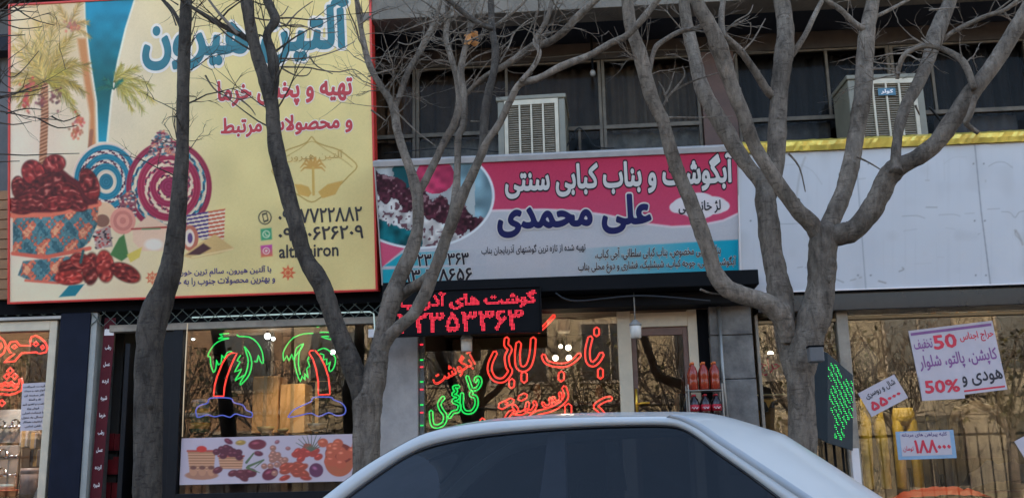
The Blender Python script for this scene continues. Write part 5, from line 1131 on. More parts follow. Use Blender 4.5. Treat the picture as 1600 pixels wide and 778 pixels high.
for sy in (1, -1):               # near and far sides
    f = lambda p, d_=0: np.array([p[0], (p[1]-d_)*sy, p[2]])
    def blend(t_, out=0): return [f(a_*(1-t_)+b_*t_, out) for a_, b_ in zip(g_s, o_s)]
    vs, fs = loft([blend(.10, -.012), blend(.16, .004), blend(.55, .012), blend(.9, .006), blend(1, -.004)]); MB().add(vs, fs).build('pillar_frame', M_paint, car, True)
    vs, fs = loft([blend(-.02, -.012), blend(.0, -.002), blend(.10, .0), blend(.13, -.006)]); MB().add(vs, fs).build('window_seal', M_rub, car, True)
    cz = np.array([np.mean([q[0] for q in g_s]), 0, zbelt]); n = len(g_s); vs = [f(q, -.010) for q in g_s]; base_ = [f(np.array([q[0], -hw(zbelt)+.01, zbelt]), 0) for q in g_s]
    vv, fs = loft([vs, base_]); MB().add(vv, fs).build('side_window', G_car, car, True)
    bp_ = [side(852, 676), side(838, 778), side(880, 778), side(878, 676)]; bp_ = [f(np.array(q), -.05) for q in bp_]
    mb = MB().add(bp_+[b_+np.array([0, .03*sy, 0]) for b_ in bp_], [(0, 1, 2, 3), (7, 6, 5, 4), (0, 4, 5, 1), (1, 5, 6, 2), (2, 6, 7, 3), (3, 7, 4, 0)]); mb.build('door_pillar', mat('trim_grey', A(150, 154, 165), .6), car)
    # gutter moulding on the rear pillar
    gu = [side(*q) for q in [(1046, 652), (1064, 655), (1092, 668), (1118, 686), (1147, 705), (1174, 723), (1203, 742), (1254, 776), (1296, 804)]]
    vs, fs = loft([[f(q, .010)+np.array([-.012, 0, 0]) for q in cr(gu, 3)], [f(q, .018)+np.array([0.0, 0, .006]) for q in cr(gu, 3)], [f(q, .006)+np.array([.018, 0, .010]) for q in cr(gu, 3)]]); MB().add(vs, fs).build('moulding', M_gut, car, True)
# roof, screens: sheets between the near and far outer curves
def sheet(curve, bulge, nrm, name, m, ny=14, inset=.0, tt=None):
    rows = []
    for k in range(ny+1):
        s_ = -1+2*k/ny; rows.append([np.array([q[0], -q[1]*s_, q[2]])+(np.array(nrm)*bulge(q, s_) if nrm is not None else bulge(q, s_, i_/(len(curve)-1))) for i_, q in enumerate(curve)])
    vs, fs = loft(rows); return MB().add(vs, fs).build(name, m, car, True)
iA = 12; iB = 36
roof_c = o_s[iA+4:iB+1]
sheet(roof_c, lambda q, s_: (1-s_*s_)*.045, (0, 0, 1), 'roof', M_paint)
ws_c = o_s[:iA+5]; rs_c = o_s[iB:]
sheet(ws_c, lambda q, s_, t: (1-s_*s_)*.045*t*np.array([0, 0, 1])+(1-t)*(1-abs(s_)**2.4)*.14*np.array([-.75, 0, .45]), None, 'windscreen', G_rear)
rq = [(1050, 650), (1082, 659), (1112, 677), (1147, 701), (1203, 738), (1254, 772), (1310, 810), (1400, 868)]; rs_c = cr([np.array(side(*q)) for q in rq], 4)
sheet(rs_c, lambda q, s_, t: (1-s_*s_)*.045*max(0, 1-t*2.5)*np.array([0, 0, 1])+min(1, t*2.2)*(1-abs(s_)**3)*.19*np.array([.8, 0, .45]), None, 'rear_screen', M_paint)  # rear screen in body paint; the pale colour stands for reflected sky
# body below the belt line
xl = min(q[0] for q in o_s); xr = max(q[0] for q in o_s); xf, xe = xl-1.05, xr+.95
prof = [(xf, .50, .55), (xf+.06, .72, .66), (xf+.35, .80, .74), (xl-.1, .82, .93), (xl+.15, .83, zbelt), (0, .835, zbelt), (xr-.15, .83, zbelt), (xr+.1, .82, .98), (xe-.25, .79, .95), (xe-.05, .72, .90), (xe, .5, .75)]
rows = []
for (px, yw, zt_) in prof: rows.append([(px, -yw*.9, .28), (px, -yw*1.0, .40), (px, -yw*1.01, .62), (px, -yw*.985, zt_-.05), (px, -yw*.94, zt_), (px, 0, zt_+(.03 if px < xl or px > xr else 0)), (px, yw*.94, zt_), (px, yw*.985, zt_-.05), (px, yw*1.01, .62), (px, yw, .40), (px, yw*.9, .28)])
vs, fs = loft(rows); n = 11; fs.append(tuple(range(n))); fs.append(tuple((len(rows)-1)*n+k for k in range(n))[::-1]); MB().add(vs, fs).build('body', M_paint, car, True)
M_tyre = mat('tyre', (.02, .02, .02), .8); M_int = mat('seat_cloth', (.03, .03, .035), .9)
for wx in (xf+.75, xe-.85):
    for sy in (-1, 1):
        wh = MB(); wh.lathe([(.18, -.09), (.29, -.10), (.31, -.07), (.31, .07), (.29, .10), (.18, .09)], (0, 0, 0), 24).build('wheel', M_tyre, car, True)
        wo = C.objects[-1] if False else bpy.data.objects[[o.name for o in bpy.data.objects if o.name.startswith('wheel')][-1]]; wo.rotation_euler = (R(90), 0, 0); wo.location = (wx, .76*sy, .31)
        rm = MB().lathe([(.03, -.092), (.17, -.085), (.18, -.05), (.18, .05), (.17, .085), (.03, .092)], (0, 0, 0), 20).build('rim', M_alu, wo, True)
for xs_ in (-.25, .75):
    for sy in (-.38, .38):
        mb = MB().box(xs_-.02, xs_+.16, sy-.24, sy+.24, .5, zbelt-.02); mb.box(xs_+.02, xs_+.12, sy-.12, sy+.12, zbelt, zbelt+.14); mb.build('seat', M_int, car, bevel=.04)
mb = MB().box(xf-.02, xf+.12, -.72, .72, .34, .52).box(xe-.12, xe+.03, -.72, .72, .34, .54); mb.build('bumper', mat('bumper', (.08, .08, .09), .5), car, bevel=.03)

# ================================================================ THINGS OUTSIDE AND INSIDE THE SHOPS
# bottles in front of the kebab shop
def bottle(loc, body, cap, label, group):
    t = empty('soda_bottle', loc, label, 'bottle', group); h = .31
    MB().lathe([(.038, 0), (.044, .012), (.044, .10), (.041, .12), (.044, .14), (.044, .20), (.03, .25), (.016, .275), (.016, .285)], (0, 0, 0), 14).build('body', body, t, True)
    MB().lathe([(.018, .283), (.018, .305), (.014, .309)], (0, 0, 0), 12).build('cap', cap, t, True); return t
M_or = mat('orange_soda', A(122, 40, 24), .15, var=.1); M_co = mat('dark_soda', A(34, 22, 24), .12, var=.1); M_orc = mat('orange_cap', A(180, 90, 40), .4); M_rc = mat('red_label', A(150, 30, 46), .5)
st = P(1102, 652, -.32); zc = P(1102, 650, -.32)[2]; zo = P(1102, 609, -.32)[2]; xc = P(1101, 620, -.32)[0]
sh = empty('drinks_stand', (xc, -.3, 0), 'narrow metal stand holding soda bottles by the grey stone pillar', 'stand')
mb = MB()
for z_ in (zc-.02, .45, .05): mb.box(-.16, .16, -.11, .11, z_-.012, z_-.002)
mb.build('shelf', M_alu, sh); mb = MB()
for a_ in (-.155, .155):
    for b_ in (-.105, .105): mb.tube([(a_, b_, 0), (a_, b_, zo+.05)], .008, 6)
mb.build('post', M_alu, sh)
MB().box(-.16, .16, -.11, .11, zo-.012, zo-.004).build('shelf', M_alu, sh)
sc_ = min(.9, (zo-zc-.018)/.31)
rowname = {0: 'front', 1: 'back'}; pos = ['left', 'middle', 'right']
for r_ in range(2):
    for k in range(3):
        t = bottle((xc-.1+.1*k, -.36+.1*r_, zo-.003), M_or, M_orc, 'orange soda bottle in the upper pack, %s row, %s one' % (rowname[r_], pos[k]), 'orange soda bottles'); t.scale = (1, 1, .84)
        t = bottle((xc-.1+.1*k, -.36+.1*r_, zc-.021), M_co, mat('red_cap', A(150, 34, 44), .4), 'dark cola bottle on the lower shelf, %s row, %s one' % (rowname[r_], pos[k]), 'cola bottles')
        t.scale = (1, 1, min(1, sc_))
        MB().lathe([(.0452, .09), (.0452, .175)], (0, 0, 0), 14).build('label_band', M_rc, t, True)
        if r_ == 0:
            mb = MB(); mb.tube([(-.03+.006*i, -.046-.001*0, .13+.014*math.sin(i*1.5)) for i in range(11)], .003, 4); mb.build('label_mark', M_white, t)

# green LED box by the right tree
gb = empty('led_display', P(1295, 700, -1.8), 'dark slanted box with a green dotted light pattern beside the stout tree', 'led display'); o_ = P(1295, 700, -1.8)
cpt = [P(1250, 533, -1.75), P(1293, 551, -2.0), P(1333, 586, -1.75), P(1300, 560, -1.45)]; cpb = [P(1250, 668, -1.75), P(1293, 692, -2.0), P(1333, 704, -1.75), P(1300, 690, -1.45)]
MB().add([p-o_ for p in cpb+cpt], [(0, 1, 5, 4), (1, 2, 6, 5), (2, 3, 7, 6), (3, 0, 4, 7), (4, 5, 6, 7), (3, 2, 1, 0)]).build('case', mat('dark_teal_case', (.022, .03, .034), .6, spec=.25), gb, bevel=.006)
e1 = cpb[2]-cpb[1]; e2 = cpt[1]-cpb[1]; nrm = np.cross(e1, e2); nrm /= np.linalg.norm(nrm); nrm = nrm if nrm[1] < 0 else -nrm; mb = MB(); rr = random.Random(5)
for i in range(20):
    for j in range(52):
        u_ = (i+.5)/20; v_ = (j+.5)/52; v2 = v_+.0
        blob = math.hypot((u_-.55)/.5, (v_-.5)/.24) < 1 or (math.hypot((u_-.25)/.3, (v_-.80)/.11) < 1) or (abs(u_-.45) < .2 and .08 < v_ < .3) or (u_ > .6 and .55 < v_ < .78)
        st_ = ((j+i*1.3) % 5.2) < 2.5
        if blob and st_ and rr.random() < .93:
            q = cpb[1]+e1*u_+e2*v2+nrm*.003-o_; s_ = .0042; a_ = e1/np.linalg.norm(e1)*s_; b_ = e2/np.linalg.norm(e2)*s_; mb.add([q-a_-b_*.6, q+a_-b_*.6, q+a_+b_*.6, q-a_+b_*.6], [(0, 1, 2, 3)])
o = mb.build('led_dots', emit('green_led', (.01, 1, .14), .4), gb); o['kind'] = 'stuff'
mb = MB(); q = P(1336, 720, -1.7)-o_; gz = -o_[2]
mb.box(q[0]-.03, q[0]+.03, q[1]-.03, q[1]+.03, gz, P(1336, 700, -1.7)[2]-o_[2]); o = mb.build('post', M_white, gb, bevel=.004); o['label'] = 'white post'
mb = MB()
for px in (1292, 1305, 1318): q = P(px, 720, -1.72)-o_; mb.box(q[0]-.008, q[0]+.008, q[1]-.008, q[1]+.008, gz, P(px, 690, -1.72)[2]-o_[2])
mb.build('leg', M_black, gb)

# clothes shop displays
def trousers(px0, px1, py0, py1, Y, m, label, lean=0):
    X0, X1, Z0, Z1 = rect(px0, py0, px1, py1, Y); wd = X1-X0; t = empty('mannequin', ((X0+X1)/2, Y, 0), label, 'mannequin')
    z0 = Z0-.02; z1 = Z1
    for sg in (-1, 1):
        pts = [(sg*wd*.30, 0, z0), (sg*wd*.29, -.01, z0+(z1-z0)*.25), (sg*wd*.27, -.02, z0+(z1-z0)*.5), (sg*wd*.22, 0, z0+(z1-z0)*.78), (sg*wd*.17, .01, z1-.05)]; c = cr(pts, 5); MB().tube(c, [wd*(.165+.06*i/len(c)+random.uniform(-.012, .012)) for i in range(len(c))], 14, jit=.05).build('trouser_leg', m, t, True)
    MB().lathe([(wd*.36, z1-.16), (wd*.40, z1-.06), (wd*.36, z1), (wd*.33, z1+.02)], (0, 0, 0), 18, 1, .62).build('waist', m, t, True)
    MB().lathe([(wd*.30, z1-.02), (wd*.36, z1+.2), (wd*.42, z1+.42), (wd*.2, z1+.52), (wd*.1, z1+.58)], (0, 0, 0), 18, 1, .6).build('torso', M_dark, t, True)
    MB().lathe([(.16, .02), (.16, .04), (.02, .05), (.02, z0+.2)], (0, .0, 0), 16).build('base', M_dark, t, True); return t
M_yel = mat('mustard_cloth', (.50, .33, .03), .8, var=.3, vscale=10, bump=.4, bscale=25, spec=.3)
trousers(1343, 1388, 625, 760, .45, M_yel, 'mannequin legs in mustard yellow trousers next to the window post')
trousers(1394, 1440, 640, 760, .7, M_yel, 'mannequin legs in mustard yellow trousers set further inside, left of the dark one')
trousers(1446, 1484, 600, 770, .55, mat('black_cloth', A(26, 26, 30), .9), 'mannequin legs in black trousers behind the blue bordered price card')
def garment(px, py0, py1, Y, m, label, wide=.2):
    p = P(px, py0, Y); h = p[2]-P(px, py1, Y)[2]; t = empty('hanging_jacket', p, label, 'jacket', 'jackets hanging in the clothes shop'); t.rotation_euler = (0, 0, random.uniform(-.5, .5))
    pr_ = [(wide*.95, -h), (wide*.92, -h*.7), (wide*.85, -h*.4), (wide*.95, -h*.16), (wide*.8, -h*.07), (wide*.35, -.02), (wide*.25, .02)]
    MB().lathe([(r_*random.uniform(.95, 1.05), z_) for r_, z_ in pr_], (0, 0, 0), 18, 1, .35).build('body', m, t, True)
    for sg in (-1, 1): c = cr([(sg*wide*.75, 0, -h*.09), (sg*wide*1.08, .01, -h*.3), (sg*wide*1.18, -.02, -h*.62), (sg*wide*1.15, -.03, -h*.88)], 4); MB().tube(c, [wide*(.26-.09*i/len(c)) for i in range(len(c))], 10, jit=.05).build('sleeve', m, t, True)
    MB().tube([(0, 0, 0), (0, 0, .06), (.02, 0, .09), (0, 0, .11)], .005, 5).tube([(-wide*.7, 0, -.04), (0, 0, .01), (wide*.7, 0, -.04)], .006, 5).build('hanger', M_alu, t)
for a_ in [(1374, 520, 590, .9, (110, 92, 70), 'tan jacket hanging above the yellow trousers'), (1420, 505, 590, 1.0, (60, 54, 50), 'dark brown jacket hanging left of the sale poster'), (1478, 492, 520, 1.1, (150, 104, 44), 'short ochre top hanging just above the sale poster, left one'), (1520, 490, 520, 1.1, (160, 110, 40), 'short ochre top hanging just above the sale poster, right one'),
           (1524, 628, 715, .8, (104, 96, 84), 'grey beige jacket hanging below the sale poster'), (1578, 560, 690, .9, (70, 66, 50), 'olive coat hanging right of the sale poster'), (1208, 640, 700, .7, (112, 84, 40), 'ochre jacket hanging low behind the narrow pane')]:
    garment(a_[0], a_[1], a_[2], a_[3], mat('cloth_%d' % a_[0], A(*a_[4]), .9, var=.3, vscale=9), a_[5])
t = empty('clothes_rail', (3.6, 1.0, 2.44), 'steel clothes rail across the top of the display window', 'rail'); MB().tube([(-1.6, 0, 0), (1.6, 0, 0)], .014, 8).tube([(-1.5, 0, 0), (-1.5, 0, .36)], .008, 6).tube([(1.5, 0, 0), (1.5, 0, .36)], .008, 6).build('bar', M_alu, t, True)
def pile(px0, px1, py0, py1, Y, m, label):
    X0, X1, Z0, Z1 = rect(px0, py0, px1, py1, Y); t = empty('folded_cloth', ((X0+X1)/2, Y, Z0), label, 'clothing'); vs = []; fs = []; n = 16; rr = random.Random(px0)
    for j in range(9):
        for i in range(n+1):
            u_ = i/n; v_ = j/8; zt_ = (Z1-Z0)*math.sin(math.pi*min(1, max(0, u_)))**.5*(math.sin(math.pi*(.1+.8*v_)))*rr.uniform(.7, 1.05); vs.append(((u_-.5)*(X1-X0), -.2+.4*v_, zt_))
    for j in range(8):
        for i in range(n): a_ = j*(n+1)+i; fs.append((a_, a_+1, a_+n+2, a_+n+1))
    MB().add(vs, fs).build('cloth', m, t, True); MB().box(-(X1-X0)/2, (X1-X0)/2, -.2, .2, -.02, -.002).build('tray', M_wood, t)
pile(1396, 1540, 758, 778, .35, mat('orange_cloth', A(150, 56, 32), .85), 'crumpled orange cloth lying along the window floor')
pile(1500, 1640, 715, 765, .7, mat('navy_cloth', A(28, 30, 40), .9), 'heap of dark navy clothes at the right of the display window')
dsk = empty('display_platform', (3.4, .62, 0), 'low wooden display platform behind the clothes shop window', 'platform'); zp = rect(1396, 758, 1540, 778, .35)[2]
MB().box(-1.3, 1.6, -.5, .6, .02, zp-.03).build('top', M_wood, dsk, bevel=.01)
# narrow pane: shelf and yellow tag
t = empty('wall_shelf', P(1205, 617, .4), 'thin glass shelf lit along its edge behind the narrow pane', 'shelf'); MB().box(-.2, .2, -.08, .1, -.006, .006).build('board', mat('shelf_edge', A(190, 180, 140), .3), t)
t = empty('paper_tag', P(1200, 628, .25), 'yellow arrow shaped tag hanging under the glass shelf', 'tag'); MB().add([(-.08, 0, .03), (-.02, 0, .0), (.0, 0, -.06), (.03, 0, 0), (.09, 0, .03), (.02, 0, .025), (-.08, -.004, .034), (.09, -.004, .034)], [(0, 1, 2, 3, 4, 5), (0, 6, 7, 4)]).build('card', mat('yellow_tag', A(186, 138, 44), .5), t)

# date shop goods
def jar(px, py, Y, m, label, s_=1):
    p = P(px, py, Y); t = empty('date_tub', p, label, 'tub'); MB().lathe([(.085*s_, 0), (.09*s_, .02), (.098*s_, .16*s_), (.1*s_, .17*s_)], (0, 0, 0), 20).build('tub', m, t, True)
    MB().lathe([(.106*s_, .165*s_), (.106*s_, .19*s_), (.09*s_, .2*s_)], (0, 0, 0), 20).build('lid', M_white, t, True); MB().lathe([(.0945*s_, .04), (.0995*s_, .1*s_)], (0, 0, 0), 20).build('label_band', mat('yellow_label', A(176, 140, 40), .5), t, True)
jar(312, 676, .35, mat('green_tub', A(40, 92, 60), .4), 'green and yellow tub with white lid at the left of the date window')
jar(313, 652, .36, mat('pale_tub', A(120, 140, 130), .4), 'pale tub with white lid standing on the green tub', .9)
def crate(px0, px1, py0, py1, Y, m, label, dp_=.35, cat='carton', name='carton'):
    X0, X1, Z0, Z1 = rect(px0, py0, px1, py1, Y); t = empty(name, ((X0+X1)/2, Y, Z0), label, cat); a = (X1-X0)/2; h = Z1-Z0
    MB().box(-a, a, 0, dp_, 0, h).build('box', m, t, bevel=.008); MB().box(-a+.01, a-.01, .01, dp_-.01, h+.001, h+.006).box(-.02, .02, -.003, -.001, 0, h).build('tape', mat('tape', A(140, 116, 80), .4), t)
M_cart = mat('cardboard', A(168, 130, 82), .7, var=.15)
crate(394, 434, 588, 676, 1.0, M_cart, 'tall tan carton behind the gap between the blue islands'); crate(437, 476, 600, 676, 1.0, M_cart, 'tan carton right of the tall one in the date window')
crate(478, 512, 596, 676, 1.3, M_black, 'dark cabinet behind the right neon palm', cat='cabinet', name='cabinet')
def bowl(px, py, Y, r_, m, label):
    t = empty('bowl', P(px, py, Y), label, 'bowl'); MB().lathe([(r_*.5, 0), (r_*.85, r_*.3), (r_, r_*.7), (r_*.93, r_*.7), (r_*.75, r_*.3), (.01, r_*.12)], (0, 0, 0), 20).build('shell', m, t, True); MB().lathe([(r_*.45, -.015), (r_*.4, 0)], (0, 0, 0), 16).build('foot', m, t, True)
M_bowl = mat('cream_bowl', A(150, 138, 96), .4)
bowl(415, 676, .4, .09, M_bowl, 'larger cream bowl on the ledge below the tan cartons'); bowl(442, 676, .42, .06, M_bowl, 'smaller cream bowl right of the larger bowl'); bowl(495, 672, .45, .10, mat('steel', A(110, 116, 118), .3, metal=.6), 'steel bowl at the foot of the dark cabinet')
t = empty('display_ledge', (P(430, 690, .4)[0], .45, 0), 'inner ledge of the date shop window carrying bowls and tubs', 'ledge'); zl = P(420, 682, .4)[2]
MB().box(-1.1, 1.0, -.36, 1.4, zl-.03, zl-.004).build('top', M_wood, t); MB().box(-1.05, .95, -.3, -.26, .02, zl-.031).build('front', M_wood, t)
# doorway of the date shop: tiled wall and red goods
t = empty('goods_rack', (P(172, 720, .5)[0], .5, 0), 'rack of red packets along the tiled doorway wall', 'rack'); mb = MB(); pkm = MB(); rr = random.Random(8)
for k in range(6):
    z_ = .3+.24*k; mb.box(-.12, .16, -.15, .5, z_-.012, z_)
    for j in range(4):
        x_ = -.1+.065*j; pkm.box(x_, x_+.055, -.14+rr.uniform(0, .03), .1, z_+.001, z_+rr.uniform(.12, .18))
mb.build('shelf', M_dark, t); o = pkm.build('packet', mat('red_packet', A(116, 26, 34), .4, var=.5, vscale=9), t); o['kind'] = 'stuff'
tl = MB(); xw = P(164, 600, .1)[0]
for i in range(7):
    for j in range(9): tl.box(P(168, 600, .9)[0]-.05+.2*i, P(168, 600, .9)[0]+.145+.2*i, .9, .94, .1+j*.3, .1+j*.3+.295) if i < 2 else None
o = tl.build('wall', mat('tile', A(118, 118, 108), .3, var=.1), bld); o['label'] = 'pale tiled wall inside the doorway'

# plumbing shop goods
def faucet_board(px0, px1, py0, py1, Y, label, rows):
    X0, X1, Z0, Z1 = rect(px0, py0, px1, py1, Y); t = empty('faucet_display', ((X0+X1)/2, Y, Z0), label, 'display board'); a = (X1-X0)/2; h = Z1-Z0
    MB().box(-a, a, 0, .03, 0, h).build('board', mat('board_grey', A(140, 142, 146), .5), t, bevel=.004); ch_ = mat('chrome', (.6, .6, .62), .12, metal=1)
    for k, (fx, fz) in enumerate(rows):
        x_, z_ = -a+fx*2*a, fz*h; mb = MB(); mb.lathe([(.03, 0), (.032, .02), (.018, .03), (.018, .07)], (x_, -.05, z_-.03), 12); mb.tube([(x_-.09, -.04, z_-.01), (x_+.09, -.04, z_-.01)], .014, 8); mb.tube(cr([(x_, -.05, z_+.03), (x_, -.10, z_+.06), (x_, -.17, z_+.045), (x_, -.19, z_)], 3), .011, 8)
        mb.ball((x_-.1, -.04, z_-.01), .024, 8); mb.ball((x_+.1, -.04, z_-.01), .024, 8); mb.build('faucet', ch_, t, True)
faucet_board(-40, 27, 696, 760, .35, 'grey display board with chrome mixer taps at the bottom left', [(.35, .3), (.8, .3), (.35, .75), (.8, .75)])
faucet_board(-40, 40, 640, 692, .6, 'upper board with small chrome taps below the neon lettering', [(.3, .5), (.65, .5), (.92, .5)])
for q in [(30, 43, 672, 698, .5, 'pale carton under the paper notice, left one', A(140, 136, 138)), (46, 56, 676, 700, .55, 'grey carton under the paper notice, right one', A(112, 108, 112)), (46, 64, 702, 728, .6, 'dark carton standing by the cream window post', A(74, 66, 66))]: crate(q[0], q[1], q[2], q[3], q[4], mat('carton_'+q[5][:4], q[6], .6), q[5], .25)
def pipe(px, py, Y, r_, h, m, label, tilt=0):
    t = empty('plastic_pipe', P(px, py, Y), label, 'pipe'); t.rotation_euler = (0, tilt, 0); MB().lathe([(r_, 0), (r_, h), (r_*.85, h), (r_*.85, .02)], (0, 0, 0), 18).build('tube', m, t, True); MB().lathe([(r_*1.08, h-.06), (r_*1.08, h-.0)], (0, 0, 0), 18).build('collar', m, t, True)
M_pink = mat('pale_pink_plastic', A(158, 140, 140), .4)
pipe(44, 772, .3, .085, .26, M_pink, 'wide pale pink bin standing low in the plumbing window'); pipe(57, 780, .28, .035, .28, M_white, 'narrow white pipe leaning beside the pink bin', .35)
t = empty('plastic_basin', P(5, 775, .3), 'orange rimmed plastic basin at the bottom left corner', 'basin'); MB().lathe([(.12, 0), (.16, .05), (.17, .05), (.17, .065), (.15, .065), (.12, .02)], (0, 0, 0), 20).build('shell', mat('orange_plastic', A(190, 90, 66), .4), t, True); MB().lathe([(.10, .07), (.11, .1), (.1, .12)], (0, 0, 0), 16).build('lid', mat('pale_blue', A(130, 160, 175), .4), t, True)
t = empty('hood_pipes', P(14, 640, .9), 'row of black and brass pipes hanging behind the neon words', 'pipes')
for k in range(4): o = MB().tube([(-.1+.09*k, 0, -.15), (-.1+.09*k, 0, .55)], .016, 8).tube([(-.1+.09*k, 0, .02), (-.1+.09*k, 0, .12)], .02, 8).build('tube', M_black if k % 2 else mat('old_brass', A(120, 84, 56), .4, metal=.5), t, True)
bx('wall', mat('brown_backing', A(74, 56, 44), .7, var=.3), (-7.3, -4.98, 1.1, 1.16, .02, 2.78), label='brown back panel of the plumbing window')

# kebab shop inside
for k, (x0, x1, y0, y1, Y, m, lb) in enumerate([(760, 800, 640, 720, 1.6, M_wood, 'brown wooden counter block inside the kebab shop'), (1040, 1078, 614, 700, .8, M_black, 'black cabinet just inside the glass door')]):
    crate(x0, x1, y0, y1, Y, m, lb, .4, 'cabinet', 'cabinet')
t = empty('wall_shelf', (-.3, 1.9, 1.55), 'dark shelf of jars on the back wall of the kebab shop', 'shelf'); MB().box(-1.1, 1.2, -.1, .25, -.02, 0).box(-1.1, 1.2, -.1, .25, .38, .40).build('board', M_wood, t)
rr = random.Random(2)
for k in range(12): h_ = rr.uniform(.12, .26); MB().lathe([(.05, 0), (.055, h_*.7), (.035, h_*.9), (.035, h_)], (-1.0+.18*k, 0, .001 if k % 2 else .401), 12).build('jar', mat('jar_%d' % (k % 4), [(.3, .12, .05), (.15, .2, .08), (.4, .33, .2), (.25, .05, .04)][k % 4], .3), t, True)
bx('wall', mat('tan_backing', (.09, .07, .035), .7, var=.3, vscale=2), (-1.6, 1.4, 2.2, 2.26, .02, 2.78), label='tan back panel of the kebab shop')
bx('wall', mat('gold_backing', (.09, .06, .025), .6, var=.5, vscale=4), (1.75, 7.3, 1.8, 1.86, .02, 2.78), label='golden brown back panel of the clothes shop')
def plight(name, loc, e, col, r_=.05):
    l_ = bpy.data.lights.new(name, 'POINT'); l_.energy = e; l_.color = col; l_.shadow_soft_size = r_; o = bpy.data.objects.new(name, l_); C.objects.link(o); o.location = loc
def spot(name, loc, aim, e, col, ang=95):
    l_ = bpy.data.lights.new(name, 'SPOT'); l_.energy = e; l_.color = col; l_.shadow_soft_size = .05; l_.spot_size = R(ang); l_.spot_blend = .6; o = bpy.data.objects.new(name, l_); C.objects.link(o); o.location = loc
    o.rotation_euler = (Vector(aim)-Vector(loc)).to_track_quat('-Z', 'Y').to_euler()
plight('date_shop_lamp', P(420, 540, 1.0), .5, (1, .9, .75)); plight('kebab_shop_lamp', P(880, 575, .98), .7, (1, .75, .45))
spot('date_shop_fill', (-2.9, .3, 2.6), (-2.9, .95, 1.4), 8, (1, .85, .6)); spot('clothes_shop_spot', (2.8, .12, 2.5), (2.95, .6, 1.0), 12, (1, .86, .6)); spot('clothes_shop_spot', (3.9, .2, 2.5), (3.7, .8, 1.2), 4, (1, .8, .5)); spot('plumbing_shop_fill', (-5.75, .2, 2.6), (-5.6, .6, 1.2), 20, (1, .95, .88))  # added fill spots, no fixture; only the first clothes one is the downlight

# ================================================================ ACROSS THE STREET (seen in the glass)
def far_building(x0, x1, h, wall, label, y=-21, seed=0):
    t = empty('far_building', ((x0+x1)/2, y, 0), label, 'building'); a = (x1-x0)/2; rr = random.Random(seed)
    MB().box(-a, a, -8, 0, 0, h).build('wall', wall, t); MB().box(-a-.05, a+.05, -8.05, .25, h, h+.25).build('cornice', M_conc, t); n = max(2, int((x1-x0)/2.6)); stp_ = 2*a/n
    dkg = mat('far_pane', (.03, .035, .04), .08)
    z_ = .6; k = 0
    while z_+1.9 < h:
        for i in range(n):
            cx = -a+stp_*(i+.5); wv = stp_*.3; zt_ = z_+(1.7 if k else 2.0)
            f_ = MB().box(cx-wv-.08, cx+wv+.08, .001, .06, z_-.08, z_).box(cx-wv-.08, cx+wv+.08, .001, .06, zt_, zt_+.08).box(cx-wv-.08, cx-wv, .001, .06, z_, zt_).box(cx+wv, cx+wv+.08, .001, .06, z_, zt_).box(cx-.025, cx+.025, .001, .05, z_, zt_).build('window', M_frame, t); MB().box(cx-wv, cx+wv, .002, .012, z_, zt_).build('pane', dkg, f_)
        MB().box(-a, a, .002, .1, zt_+.55, zt_+.68).build('ledge', M_conc, t); z_ = zt_+1.3; k += 1
Wb = mat('beige_stone', (.29, .22, .13), .8, var=.2, vscale=.6); Wb2 = mat('ochre_brick', (.26, .15, .08), .85, var=.3, vscale=.8); Wb3 = mat('cream_render', (.33, .27, .18), .8, var=.2, vscale=.5)
for i, (x0, x1, h, wl, lb) in enumerate([(-40, -24.1, 7.5, Wb3, 'cream rendered block across the street, far left'), (-24, -9.1, 6.5, Wb2, 'ochre brick block across the street behind bare trees'), (-9, 4.9, 7, Wb, 'beige stone block straight across the street'), (5, 17.9, 6, Wb3, 'cream block across the street opposite the clothes shop'), (18, 40, 8, Wb2, 'long ochre brick block across the street, far right')]): far_building(x0, x1, h, wl, lb, seed=i)
fn = empty('iron_fence', (8, -17.2, 0), 'dark iron bar fence along the opposite pavement', 'fence'); mb = MB(); 
for i in range(160): mb.box(-24+i*.3, -24+i*.3+.03, -.015, .015, .05, 2.1)
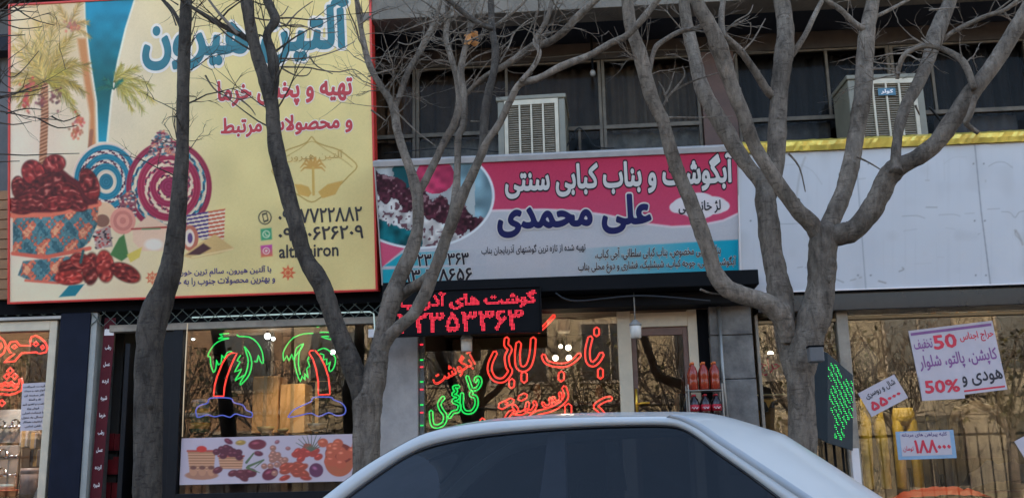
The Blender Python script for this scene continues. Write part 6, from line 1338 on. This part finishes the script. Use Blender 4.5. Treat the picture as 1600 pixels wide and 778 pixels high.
o = mb.build('bars', M_black, fn); o['kind'] = 'stuff'; MB().box(-24, 24, -.02, .02, .2, .26).box(-24, 24, -.022, .022, 1.9, 1.97).build('rail', M_black, fn)
def far_tree(x_, y_, seed, label):
    rr = random.Random(seed); t = empty('bare_tree', (x_, y_, 0), label, 'tree', 'bare trees across the street'); tk = MB(); tw_ = MB(); o = np.zeros(3)
    tk.tube([(0, 0, -.1), (.03, .02, .9), (rr.uniform(-.1, .1), 0, 2.0)], [.15, .13, .11], 10); tk.build('trunk', BK_m, t, True); lm = MB()
    for k in range(7):
        a_ = k*.9+rr.uniform(-.3, .3); p = np.array([0, 0, 1.7+.07*k]); dv = np.array([math.cos(a_)*.7, math.sin(a_)*.5, rr.uniform(.6, 1.2)])
        twig(lm, p, dv, rr.uniform(2.2, 3.4), .05, 0, o, rr); q = p.copy(); dn = dv/np.linalg.norm(dv)
        for m_ in range(11): twig(tw_, p+dn*rr.uniform(.5, 2.6), dn*.6+np.array([rr.gauss(0, .6), rr.gauss(0, .5), rr.gauss(.2, .5)]), rr.uniform(.8, 1.7), .019, 2, o, rr)
    lm.build('limb', BK_m, t); tw_.build('twigs', BK_m, t); 
    if seed % 2 == 0:
        lv = MB()
        for k in range(420):
            a_ = rr.uniform(0, 6.28); rad_ = rr.uniform(.3, 1.9); c_ = np.array([math.cos(a_)*rad_, math.sin(a_)*rad_, rr.uniform(2.2, 4.6)]); u_ = np.array([rr.gauss(0, 1), rr.gauss(0, 1), rr.gauss(0, 1)]); u_ /= np.linalg.norm(u_); v_ = np.cross(u_, [.3, .2, 1]); v_ /= np.linalg.norm(v_)+1e-6
            lv.add([c_-u_*.09, c_+v_*.06, c_+u_*.09, c_-v_*.06], [(0, 1, 2, 3)])
        o2 = lv.build('leaves', mat('autumn_leaf', (.10, .085, .03), .8, var=.5), t); o2['kind'] = 'stuff'
for i in range(17): far_tree(-21+i*2.6+random.uniform(-.4, .4), -15.9-random.uniform(0, .8), 50+i, 'leafless street tree on the opposite pavement' if i % 2 else 'street tree with a few brown leaves on the opposite pavement')
